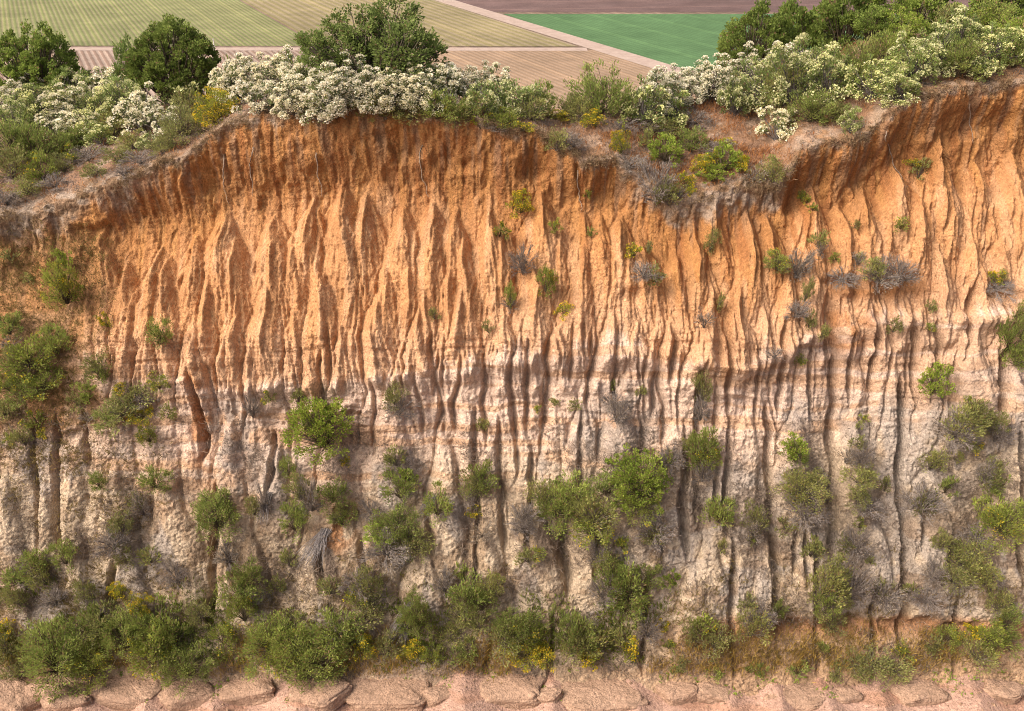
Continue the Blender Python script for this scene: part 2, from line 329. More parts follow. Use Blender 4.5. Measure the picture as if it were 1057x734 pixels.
class NT:
    def __init__(s, name):
        s.m = bpy.data.materials.new(name); s.m.use_nodes = True; s.n = s.m.node_tree.nodes; s.l = s.m.node_tree.links
        s.b = s.n['Principled BSDF']; s.out = s.n['Material Output']
        s.b.inputs['Roughness'].default_value = .95
        if 'Specular IOR Level' in s.b.inputs: s.b.inputs['Specular IOR Level'].default_value = .12
    def add(s, t, **kw):
        n = s.n.new(t)
        for k, v in kw.items(): setattr(n, k, v)
        return n
    def noise(s, scale, detail=4, rough=.6, vec=None):
        n = s.add('ShaderNodeTexNoise'); n.inputs['Scale'].default_value = scale; n.inputs['Detail'].default_value = detail
        n.inputs['Roughness'].default_value = rough
        if vec is not None: s.l.new(vec, n.inputs['Vector'])
        return n.outputs['Fac']
    def ramp(s, fac, stops):
        n = s.add('ShaderNodeValToRGB'); e = n.color_ramp.elements
        while len(e) < len(stops): e.new(.5)
        for i, (p, c) in enumerate(stops): e[i].position = p; e[i].color = (*c, 1) if len(c) == 3 else c
        s.l.new(fac, n.inputs[0]); return n.outputs[0]
    def mix(s, a, b, fac, mode='MIX'):
        n = s.add('ShaderNodeMix', data_type='RGBA', blend_type=mode)
        for sock, v in ((n.inputs[0], fac), (n.inputs[6], a), (n.inputs[7], b)):
            if hasattr(v, 'is_output') or hasattr(v, 'links'): s.l.new(v, sock)
            elif isinstance(v, (int, float)): sock.default_value = v
            else: sock.default_value = (*v, 1) if len(v) == 3 else v
        return n.outputs[2]
    def math(s, op, a, b=0.):
        n = s.add('ShaderNodeMath', operation=op)
        for sock, v in ((n.inputs[0], a), (n.inputs[1], b)):
            if hasattr(v, 'links'): s.l.new(v, sock)
            else: sock.default_value = v
        return n.outputs[0]
    def geo(s): return s.add('ShaderNodeNewGeometry').outputs['Position']
    def attr(s, name='Col'): return s.add('ShaderNodeAttribute', attribute_name=name).outputs['Color']
    def bump(s, hgt, strength, dist):
        n = s.add('ShaderNodeBump'); n.inputs['Strength'].default_value = strength; n.inputs['Distance'].default_value = dist
        s.l.new(hgt, n.inputs['Height']); s.l.new(n.outputs[0], s.b.inputs['Normal'])
    def base(s, c): s.l.new(c, s.b.inputs['Base Color'])

def mat_earth(name='eroded_earth'):
    t = NT(name); p = t.geo(); c = t.attr()
    big = t.ramp(t.noise(.35, 5, .6, p), [(.3, (.86, .84, .82)), (.7, (1.12, 1.12, 1.12))])
    fine = t.ramp(t.noise(7, 4, .7, p), [(.28, (.5, .48, .46)), (.5, (1, 1, 1)), (.72, (1.42, 1.4, 1.36))])
    fine = t.mix((1., 1., 1.), fine, t.ramp(t.noise(.5, 3, .6, p), [(.35, (.35, .35, .35)), (.65, (1, 1, 1))]))
    mid = t.ramp(t.noise(3.2, 5, .7, p), [(.3, (.76, .74, .71)), (.5, (1, 1, 1)), (.7, (1.2, 1.19, 1.17))])
    c = t.mix(c, big, 1., 'MULTIPLY'); c = t.mix(c, mid, 1., 'MULTIPLY'); c = t.mix(c, fine, 1., 'MULTIPLY')
    t.base(c)
    h = t.math('ADD', t.math('MULTIPLY', t.noise(4, 4, .65, p), .8), t.math('MULTIPLY', t.noise(11, 2, .5, p), .3))
    t.bump(h, .9, .22)
    return t.m
M_EARTH = mat_earth()

# ---------------------------------------------------------------- cliff
Hm, DC, LEFTV, SANDM, SLOTS, AREA = build_relief()
def to_world(x, y, h):
    x = np.asarray(x, np.float64); y = np.asarray(y, np.float64); h = np.asarray(h, np.float64)
    sc = 1 - prof(y) / FPX
    X = (x - W / 2) * S * sc; V = (H / 2 - y) * S * sc; n = h * S
    return ORG + X[..., None] * RIGHT + V[..., None] * UPV + n[..., None] * NRM
def to_image(P):
    q = np.asarray(P) - CAM; f = -(q @ NRM)
    return W / 2 + FPX * (q @ RIGHT) / f, H / 2 - FPX * (q @ UPV) / f
def sampleH(x, y):
    x = min(max(x - GX0, 0), NX - 1.01); y = min(max(y - GY0, 0), NY - 1.01)
    i, j = int(x), int(y); a, b = x - i, y - j
    return (Hm[j, i] * (1 - a) + Hm[j, i + 1] * a) * (1 - b) + (Hm[j + 1, i] * (1 - a) + Hm[j + 1, i + 1] * a) * b
def surf(px, py):
    """the point of the ground seen at photograph pixel px, py"""
    x, y = px, py
    for _ in range(30):
        h = sampleH(x, y); k = (FPX - h) / FPX / (1 - float(prof(y)) / FPX)
        x = .5 * x + .5 * (W / 2 + (px - W / 2) * k); y = .5 * y + .5 * (H / 2 + (py - H / 2) * k)
    return to_world(x, y, sampleH(x, y)), (x, y)
def cliff_colours():
    x, y, d = XX, YY, DC
    wx = 12 * fbm(x / 30, y / 30, 301, 3)
    yo = np.interp(x, [-70, 0, 150, 250, 330, 400, 480, 550, 620, 680, 740, 800, 860, 930, 1000, 1127],
                   [340, 345, 384, 400, 394, 380, 372, 366, 356, 366, 384, 364, 332, 330, 324, 310])
    streak = 34 * fbm(x / 4.5, y / 110, 303, 2) + 20 * fbm(x / 14, y / 200, 305, 2)
    t = y - yo + streak * .45 + wx
    deep = lin(196, 140, 88); orange = lin(218, 162, 112); peach = lin(228, 182, 142)
    pink = lin(238, 208, 184); beige = lin(216, 194, 164); grey = lin(182, 170, 158)
    def m3(a, b, f): return a + (b - a) * f[..., None]
    c = np.broadcast_to(deep, x.shape + (3,)).copy()
    c = m3(c, orange, sstep(55, 120, d + wx + .7 * streak))
    c = m3(c, lin(172, 112, 68), .6 * sstep(.56, .75, vnoise(x / 5, y / 90, 311)) * (1 - sstep(60, 140, d)))
    c = m3(c, lin(206, 150, 92), .7 * sstep(.6, .8, vnoise(x / 7, y / 60, 313)) * (1 - sstep(60, 140, d)))
    c = m3(c, lin(158, 130, 106), .6 * sstep(.55, .72, vnoise(x / 4, y / 60, 315)) * (1 - sstep(16, 70, d)))
    c = m3(c, lin(230, 190, 150), .3 * sstep(.6, .75, vnoise(x / 6, y / 34, 317)) * sstep(50, 100, d))
    c = m3(c, peach, .85 * sstep(-70, -10, t))
    c = m3(c, pink, .95 * sstep(-12, 10, t) )
    c = m3(c, beige, .95 * sstep(60, 150, t))
    band = sstep(.52, .66, vnoise(x / 160, (y + .5 * wx) / 7, 321)) * sstep(-20, 10, t) * (1 - sstep(90, 170, t))
    c = m3(c, lin(206, 158, 112), .55 * band)
    g = sstep(.5, .68, vnoise(x / 34, y / 44, 331) * .65 + vnoise(x / 9, y / 12, 333) * .35) * sstep(50, 110, t)
    for (gx_, gy_, gr) in [(640, 440, 40), (605, 450, 26), (820, 430, 20), (885, 440, 22), (985, 460, 50), (240, 450, 34), (290, 500, 34), (930, 600, 60), (690, 560, 40), (960, 610, 60)]:
        g = np.maximum(g, .95 * np.exp(-(((x - gx_) / gr) ** 2 + ((y - gy_) / (gr * 1.3)) ** 2) ** 2) * sstep(.3, .5, vnoise(x / 8, y / 10, 335)))
    c = m3(c, grey, .75 * g)
    # left slope and its litter
    LV = LEFTV * (1 - sstep(430, 470, y + wx))
    c = m3(c, lin(176, 138, 98), .7 * LV)
    c = m3(c, lin(196, 142, 92), .6 * sstep(.55, .7, vnoise(x / 20, y / 26, 341)) * LV)
    soil = sstep(.5, .66, vnoise(x / 26, y / 22, 351) * .6 + .4 * vnoise(x / 7, y / 7, 353)) * sstep(470, 560, y) * (1 - sstep(690, 705, y))
    c = m3(c, lin(142, 112, 82), .55 * soil)
    lowo = sstep(630, 652, y + wx * .6) * sstep(640, 720, x)
    c = m3(c, lin(204, 162, 118), .6 * lowo)
    ledge = sstep(634, 642, y + wx * .4) * (1 - sstep(650, 664, y)) * sstep(690, 760, x)
    c = m3(c, lin(196, 134, 84), .5 * ledge)
    for (ox, oy, orx, ory) in [(210, 430, 14, 60), (350, 545, 20, 24), (900, 298, 60, 12), (870, 340, 30, 26)]:
        c = m3(c, lin(198, 136, 84), .75 * sstep(.25, .6, vnoise(x / 9, y / 9, 359)) * np.exp(-(((x - ox) / orx) ** 2 + ((y - oy) / ory) ** 2) ** 2))
    c = m3(c, lin(196, 160, 126), .6 * sstep(672, 700, y))
    sand = lin(206, 168, 146)
    sandc = m3(np.broadcast_to(sand, x.shape + (3,)), lin(190, 144, 116), .6 * sstep(.5, .7, vnoise(x / 40, y / 6, 361)))
    c = c + (sandc - c) * (SANDM * 1.)[..., None]
    # grey crust along the top, and the soil behind it
    cd = d + 6 * fbm(x / 9, y / 9, 371, 3)
    cru = .8 * (1 - sstep(1, 10, cd))
    cru = np.maximum(cru, (1 - sstep(6, 30, cd + 16 * fbm(x / 12, y / 20, 373, 2))) * sstep(190, 120, x))
    cru = np.maximum(cru, .9 * (1 - sstep(16, 30, cd + 12 * fbm(x / 10, y / 16, 375, 2))) * sstep(640, 665, x) * sstep(812, 800, x))
    crc = m3(np.broadcast_to(lin(184, 164, 144), x.shape + (3,)), lin(164, 134, 106), sstep(.4, .7, vnoise(x / 8, y / 6, 377)))
    c = m3(c, crc, cru)
    red = sstep(4, 26, -d + 6 * fbm(x / 14, y / 10, 381, 2)) * (.35 + .65 * sstep(.42, .6, vnoise(x / 18, y / 12, 383)))
    c = m3(c, lin(158, 120, 92), .8 * red)
    return np.clip(c * .58, .01, .9).astype(np.float32)
CC = cliff_colours()
RIDGE = [(-70,112),(100,108),(200,104),(260,102),(330,106),(450,110),(540,116),(600,120),(650,116),(720,106),(765,92),(820,72),(900,46),(1000,26),(1127,14)]
def build_cliff():
    cols = np.concatenate([np.arange(-300, GX0, 8), gx, np.arange(GX1 + 8, 1360, 8)]).astype(np.float32)
    src = np.where(cols < GX0, 2 * GX0 - cols, np.where(cols > GX1, 2 * GX1 - cols, cols))      # the slope goes on beyond the frame
    ci = np.clip((src - GX0).astype(int), 0, NX - 1)
    Hc = Hm[:, ci].astype(np.float64)
    x2 = np.broadcast_to(cols[None, :], Hc.shape); y2 = np.broadcast_to(gy[:, None], Hc.shape)
    P = to_world(x2, y2, Hc); C = CC[:, ci]
    _, iy = to_image(P)
    rid = np.interp(cols, [r[0] for r in RIDGE], [r[1] for r in RIDGE])
    below = iy >= rid[None, :]
    jr = np.array([np.argmax(below[:, k]) for k in range(len(cols))])                             # first row under the ridge
    jr = np.convolve(np.pad(jr.astype(float), 20, mode='edge'), np.ones(41) / 41, mode='valid').astype(int)
    bdir = np.array([0, math.cos(R(24)), -math.sin(R(24))])
    for k in range(len(cols)):
        j = jr[k]
        if j <= 0: continue
        n = np.arange(j, 0, -1)[:, None]
        P[:j, k] = P[j, k] + bdir * (n * S * 1.6)
    P = P[40::1] if jr.min() > 60 else P; C = C[C.shape[0] - P.shape[0]:]
    ext = []
    for st in (4, 9, 16, 26, 40):                                                                 # back slope down to the farmland
        e = P[0] + np.array([0, st, 0.]); e[:, 2] = np.maximum(P[0][:, 2] - st * .5, ZF - 1.0); ext.append(e)
    fr = []
    for st in (2, 6, 14, 30, 60):                                                                 # beach goes on below the frame
        e = P[-1] + np.array([0, -st, 0.]); e[:, 2] = P[-1][:, 2] * 1. - st * .12; fr.append(e)
    P = np.concatenate([np.array(ext[::-1]), P, np.array(fr)]); C = np.concatenate([np.repeat(C[:1], 5, 0), C, np.repeat(C[-1:], 5, 0)])
    nr, nc = P.shape[:2]
    idx = np.arange(nr * nc).reshape(nr, nc)
    f = np.stack([idx[1:, :-1], idx[1:, 1:], idx[:-1, 1:], idx[:-1, :-1]], -1).reshape(-1, 4)
    me = mesh_np('cliff', P.reshape(-1, 3), f, C.reshape(-1, 3))
    return link('cliff', me, M_EARTH, kind='structure', label='eroded orange and pale earth cliff with fluted cones and clefts')
ZF = CAM[2] - 32.0                                                                                # level of the farmland
cliff = build_cliff()
# ---------------------------------------------------------------- farmland behind the cliff
def ground_at(px, py, z=None):
    dvec = (px - W / 2) * RIGHT + (H / 2 - py) * UPV - FPX * NRM
    k = ((ZF if z is None else z) - CAM[2]) / dvec[2]
    return CAM + dvec * k
ROWDIR = ground_at(252, 0) - ground_at(313, 34); ROW_ANG = math.atan2(ROWDIR[1], ROWDIR[0])
def mat_field(name, c_soil, c_crop, spacing, crop=.5, ang=ROW_ANG, patch=.25, relief=.2):
    t = NT(name); p = t.geo()
    mp = t.add('ShaderNodeMapping'); mp.inputs['Rotation'].default_value = (0, 0, -ang); t.l.new(p, mp.inputs['Vector'])
    sep = t.add('ShaderNodeSeparateXYZ'); t.l.new(mp.outputs[0], sep.inputs[0])
    w = t.math('SINE', t.math('MULTIPLY', sep.outputs['Y'], 2 * math.pi / spacing))
    w = t.math('ADD', t.math('MULTIPLY', w, .5), .5)
    nz = t.noise(1.3, 4, .7, p); big = t.noise(.03, 6, .7, p)
    w2 = t.math('ADD', w, t.math('MULTIPLY', t.math('SUBTRACT', nz, .5), 1.6))
    fac = t.ramp(w2, [(1 - crop - .14, (0, 0, 0)), (1 - crop + .14, (1, 1, 1))])
    c = t.mix(c_soil, c_crop, fac)
    pr = t.ramp(big, [(.35, (1 - patch,) * 3), (.65, (1 + patch,) * 3)])
    c = t.mix(c, pr, 1., 'MULTIPLY')
    c = t.mix(c, t.ramp(t.noise(.14, 5, .7, p), [(.3, (.82, .82, .8)), (.7, (1.16, 1.14, 1.12))]), 1., 'MULTIPLY')
    wide = t.math('SINE', t.math('MULTIPLY', sep.outputs['Y'], 2 * math.pi / (spacing * 8.03)))   # tractor passes
    c = t.mix(c, t.ramp(wide, [(.86, (1, 1, 1)), (.97, (1.22, 1.2, 1.16))]), .8, 'MULTIPLY')
    fine = t.ramp(t.noise(3.5, 5, .8, p), [(.3, (.72, .72, .72)), (.7, (1.25, 1.25, 1.25))])
    c = t.mix(c, fine, 1., 'MULTIPLY'); c = t.mix(c, (.5, .5, .5), 1., 'MULTIPLY'); t.base(c)
    t.bump(t.math('ADD', t.math('MULTIPLY', w, relief), t.math('MULTIPLY', nz, .2)), .6, .5)
    return t.m
def sheet(name, pts, z, mat, label):
    P = np.array([[p[0], p[1], z] for p in pts]); n = 24
    # a bilinear patch so that the sheet carries more than one face
    u = np.linspace(0, 1, n)[:, None, None]; v = np.linspace(0, 1, n)[None, :, None]
    G = (P[0] * (1 - u) + P[1] * u) * (1 - v) + (P[3] * (1 - u) + P[2] * u) * v
    idx = np.arange(n * n).reshape(n, n)
    f = np.stack([idx[:-1, :-1], idx[1:, :-1], idx[1:, 1:], idx[:-1, 1:]], -1).reshape(-1, 4)
    return link(name, mesh_np(name, G.reshape(-1, 3), f), mat, kind='structure', label=label)
G_ = ground_at
dirn = ROWDIR / np.linalg.norm(ROWDIR)
def along(p, m): return p + dirn * m
rd_l, rd_r = G_(0, 49.5), G_(604, 50.5)                        # farm road
road_dir = (rd_r - rd_l) / np.linalg.norm(rd_r - rd_l)
def road_at(px): return G_(px, 49.5 + (px / 604))
sheet('ground', [(-3000, 70, 0), (3000, 70, 0), (3000, 6000, 0), (-3000, 6000, 0)], ZF - .05, mat_field('tilled_far', lin(150, 128, 112), lin(164, 142, 122), 2.2), 'bare farmland stretching away behind the ridge')
b0 = G_(330, 47.5)
fl = mat_field('young_crop', lin(166, 160, 118), lin(150, 156, 100), 1.0, .55, patch=.18)
sheet('crop_field', [b0 - road_dir * 400, b0, along(b0, 330), along(b0, 330) - road_dir * 400], ZF, fl, 'pale green field with fine crop rows at upper left')
fm = mat_field('thin_crop', lin(180, 164, 130), lin(166, 154, 108), 1.9, .5, patch=.16)
b1 = G_(597, 48)
tl = G_(420, 2)
sheet('crop_field', [b0 + road_dir * .6, b1, along(b1, 105), along(b0, 105) + road_dir * .6], ZF + .004, fm, 'yellow beige field of sparse rows left of the diagonal track')
sheet('crop_field', [along(b0, 106.5) + road_dir * .6, along(b1, 106.5) - road_dir * 2.0, along(b1, 330), along(b0, 330)], ZF + .006, mat_field('far_crop', lin(176, 160, 128), lin(150, 148, 96), 1.9, .5), 'far strip of beige rows at the top edge')
fs = mat_field('mulched_rows', lin(196, 174, 156), lin(164, 138, 120), 1.05, .5, patch=.1)
sheet('tilled_field', [G_(-700, 51.5), G_(332, 52), along(G_(332, 52), -110), along(G_(-700, 51.5), -110)], ZF + .008, fs, 'striped brown and pink tilled strip below the farm road')
ft = mat_field('tilled_soil', lin(194, 166, 138), lin(186, 156, 126), 1.2, .5, patch=.14)
sheet('tilled_field', [G_(332.5, 52), G_(624, 51.5), along(G_(624, 51.5), -110), along(G_(332.5, 52), -110)], ZF + .012, ft, 'smooth light brown tilled field below the farm road')
def strip(name, a, b, wd, z, mat, label):
    d_ = (b - a) / np.linalg.norm(b - a); s_ = np.array([-d_[1], d_[0], 0]) * wd / 2
    return sheet(name, [a - s_, b - s_, b + s_, a + s_], z, mat, label)
def mat_dirt(name, c0, c1):
    t = NT(name); p = t.geo()
    c = t.ramp(t.noise(.7, 6, .75, p), [(.3, c0), (.7, c1)]); t.base(c); t.bump(t.noise(2, 5, .7, p), .5, .1); return t.m
dirt = mat_dirt('dirt_track', lin(142, 124, 110), lin(168, 150, 136))
strip('farm_road', G_(-900, 50), G_(606, 51), 3.4, ZF + .03, dirt, 'narrow pale farm road crossing behind the trees')
ta, tb = G_(604, 45), G_(704, 75.5)
tdir = (G_(500, 13) - tb) / np.linalg.norm(G_(500, 13) - tb)
strip('dirt_track', tb - tdir * 60, tb + tdir * 420, 4.6, ZF + .05, dirt, 'diagonal pale dirt track beside the green field')
gmat = mat_field('green_crop', lin(104, 138, 92), lin(110, 148, 98), 1.2, .6, patch=.1, relief=.1)
e0 = G_(695, 72.5) + np.array([1.2, 0, 0]); k_ = 1.0
e1 = G_(519, 14.5)
sheet('crop_field', [e0, e0 + np.array([220, 0, 0]), e1 + np.array([330, 0, 0]), e1], ZF + .02, gmat, 'vivid green crop field at upper centre')
e2 = G_(508, 12.5); e3 = G_(462, 0)
fp = mat_field('bare_purple', lin(146, 122, 116), lin(122, 98, 92), 1.6, .5, ang=ROW_ANG + 1.25, patch=.12)
far = e2 + (e3 - e2) * 4
sheet('tilled_field', [e2, e2 + np.array([420, 0, 0]), far + np.array([520, 0, 0]), far], ZF + .016, fp, 'dark purple brown bare field beyond the green field')
# ---------------------------------------------------------------- foot of the cliff: blocks of fallen, cracked earth
def build_block(x, y, w, h, seed, tilt=0.):
    n, m = 72, 40
    u = np.linspace(0, 2 * np.pi, n, endpoint=False)[None, :]; v = np.linspace(-np.pi / 2, np.pi / 2, m)[:, None]
    se = lambda a, e: np.sign(a) * np.abs(a) ** e
    X = se(np.cos(v), .32) * se(np.cos(u), .4); Y = se(np.cos(v), .32) * se(np.sin(u), .4); Z = se(np.sin(v), .45) * np.ones_like(u)
    P = np.stack([X, Y, Z], -1)
    q = P * 1.7 + seed * 3.1
    lump = fbm(q[..., 0] + q[..., 1] * .7, q[..., 2] + q[..., 1] * .5, seed, 3)
    pit = fbm((q[..., 0] + q[..., 1]) * 4, q[..., 2] * 5.5, seed + 3, 5, .7)
    lay = fbm(q[..., 2] * 5, q[..., 0] * .5, seed + 7, 2)
    P = P * (1 + .17 * lump + .07 * pit - .05 * np.abs(lay))[..., None]
    P[..., 2] += .16 * P[..., 0] * math.sin(seed)
    if seed % 2: P[..., 0] *= -1
    rz_ = .5 * math.sin(seed * 1.7); P = np.stack([P[..., 0] * math.cos(rz_) - P[..., 1] * math.sin(rz_), P[..., 0] * math.sin(rz_) + P[..., 1] * math.cos(rz_), P[..., 2]], -1)
    pc, _ = surf(x, y + h * .30)
    dep = float(-(pc - CAM) @ NRM); k = dep / FPX
    P = P * np.array([w / 2 * k, w * .30 * k, h * .52 * k])
    c, s = math.cos(tilt), math.sin(tilt)
    P = np.stack([P[..., 0] * c - P[..., 2] * s, P[..., 1], P[..., 0] * s + P[..., 2] * c], -1)
    idx = np.arange(n * m).reshape(m, n); nx = np.roll(idx, -1, 1)
    f = np.stack([idx[:-1], nx[:-1], nx[1:], idx[1:]], -1).reshape(-1, 4)
    if seed % 2: f = f[:, ::-1]
    base = np.array(lin(208, 172, 144)) * .5; t_ = (.5 + .5 * pit)[..., None]
    col = base * (.86 + .28 * t_) * (1 + .1 * lay[..., None])
    me = mesh_np('rock_block', P.reshape(-1, 3), f, col.reshape(-1, 3).astype(np.float32))
    o = link('rock_block', me, M_EARTH, parent=cliff); o.location = pc + np.array([0, .10, -h * .06 * k])
for i, (x, y, w, h, t_) in enumerate([(14,716,60,26,-.25),(40,712,30,30,.1),(70,716,52,30,-.04),(103,712,20,26,.5),(136,709,66,30,-.06),(194,711,62,27,.05),(256,707,60,28,.02),
        (328,712,56,20,.1),(402,708,90,26,.05),(452,716,30,16,-.2),(526,707,72,28,.05),(566,716,26,14,.2),(618,713,84,22,-.04),(700,711,40,22,.1),(738,712,40,16,-.1),(826,714,64,16,-.03),(872,716,30,12,.1),(948,712,52,18,.06),(1034,710,44,20,-.1)]):
    build_block(x, y, w, h, 40 + i, t_)

# ---------------------------------------------------------------- plants
def mat_plant():
    t = NT('plant'); c = t.attr()
    oi = t.add('ShaderNodeObjectInfo')
    br = t.ramp(oi.outputs['Random'], [(0, (.84, .82, .8)), (.5, (1, 1, 1)), (1, (1.16, 1.14, 1.02))])
    c = t.mix(c, br, 1., 'MULTIPLY'); t.base(c); t.b.inputs['Roughness'].default_value = .7
    tr = t.add('ShaderNodeBsdfTranslucent'); t.l.new(c, tr.inputs[0])
    mx = t.add('ShaderNodeMixShader'); mx.inputs[0].default_value = .4
    t.l.new(t.b.outputs[0], mx.inputs[1]); t.l.new(tr.outputs[0], mx.inputs[2]); t.l.new(mx.outputs[0], t.out.inputs[0])
    return t.m
def mat_wood():
    t = NT('bark'); c = t.attr(); t.base(t.mix(c, t.ramp(t.noise(14, 4, .7, t.geo()), [(.3, (.6, .6, .6)), (.7, (1.3, 1.3, 1.3))]), 1., 'MULTIPLY')); return t.m
M_PLANT, M_WOOD = mat_plant(), mat_wood()
def norm(a): return a / np.maximum(np.linalg.norm(a, axis=-1, keepdims=True), 1e-6)
def leaf_quads(c, ax, L, Wd, rng):
    n = len(c); L = np.broadcast_to(L, n)[:, None]; Wd = np.broadcast_to(Wd, n)[:, None]
    ax = norm(ax); sd_ = norm(np.cross(ax, norm(rng.normal(size=(n, 3))))) ; nn = np.cross(ax, sd_)
    p0 = c - ax * L * .5; p2 = c + ax * L * .5
    p1 = c + sd_ * Wd * .5 + nn * Wd * .15; p3 = c - sd_ * Wd * .5 + nn * Wd * .15
    v = np.stack([p0, p1, p2, p3], 1).reshape(-1, 3); f = np.arange(4 * n).reshape(n, 4)
    return v, f
def tubes(segs, sides=4):
    """segs: list of (points (k,3), radii (k,)) -> one mesh"""
    vs_, fs_ = [], []; off = 0
    a = np.arange(sides) / sides * 2 * np.pi
    for P, r in segs:
        P = np.asarray(P, float); k = len(P); r = np.asarray(r, float)
        T = norm(np.gradient(P, axis=0)); ref = np.where(np.abs(T[:, 2:3]) > .9, np.array([[1., 0, 0]]), np.array([[0, 0, 1.]]))
        A = norm(np.cross(T, ref)); B = np.cross(T, A)
        ring = P[:, None] + r[:, None, None] * (A[:, None] * np.cos(a)[None, :, None] + B[:, None] * np.sin(a)[None, :, None])
        vs_.append(ring.reshape(-1, 3)); idx = off + np.arange(k * sides).reshape(k, sides); nx = np.roll(idx, -1, 1)
        fs_.append(np.stack([idx[:-1], nx[:-1], nx[1:], idx[1:]], -1).reshape(-1, 4)); off += k * sides
    return np.concatenate(vs_), np.concatenate(fs_)
# kind: leaf colours dark / light, leaf aspect, upward bias, flower colour and share, stems colour, clump looseness
KIND = {
    'oak':    dict(c0=(68, 82, 38), c1=(124, 138, 66), asp=.62, up=.25, fl=None, tight=.75, dens=1.5, stem=(96, 84, 70)),
    'open':   dict(c0=(72, 88, 44), c1=(126, 140, 76), asp=.45, up=.3, fl=None, tight=.8, dens=.9, stem=(120, 108, 92)),
    'cream':  dict(c0=(78, 88, 62), c1=(124, 134, 84), asp=.4, up=.6, fl=((216, 208, 172), (246, 240, 222)), fs=.85, tight=.85, dens=1., stem=(108, 100, 94)),
    'pale':   dict(c0=(86, 98, 56), c1=(134, 148, 84), asp=.4, up=.6, fl=((196, 198, 132), (226, 222, 178)), fs=.45, tight=.9, dens=1., stem=(108, 100, 94)),
    'yellow': dict(c0=(96, 104, 38), c1=(142, 146, 52), asp=.35, up=.8, fl=((186, 160, 40), (218, 190, 62)), fs=.5, tight=1., dens=1., stem=(110, 98, 70)),
    'green':  dict(c0=(82, 96, 46), c1=(140, 148, 78), asp=.24, up=1., fl=None, tight=1.1, dens=1., stem=(104, 92, 72)),
    'gold':   dict(c0=(86, 98, 44), c1=(142, 148, 70), asp=.24, up=1., fl=((186, 164, 44), (214, 190, 64)), fs=.12, tight=1.1, dens=1., stem=(104, 92, 72)),
    'lime':   dict(c0=(86, 104, 40), c1=(140, 152, 66), asp=.5, up=.7, fl=None, tight=.8, dens=1.1, stem=(104, 92, 72)),
    'olive':  dict(c0=(88, 92, 54), c1=(142, 142, 84), asp=.26, up=.9, fl=None, tight=1.25, dens=.8, stem=(116, 104, 92)),
    'grey':   dict(c0=(104, 96, 90), c1=(148, 138, 126), asp=.14, up=.8, fl=None, tight=1.4, dens=.7, stem=(126, 116, 108)),
}
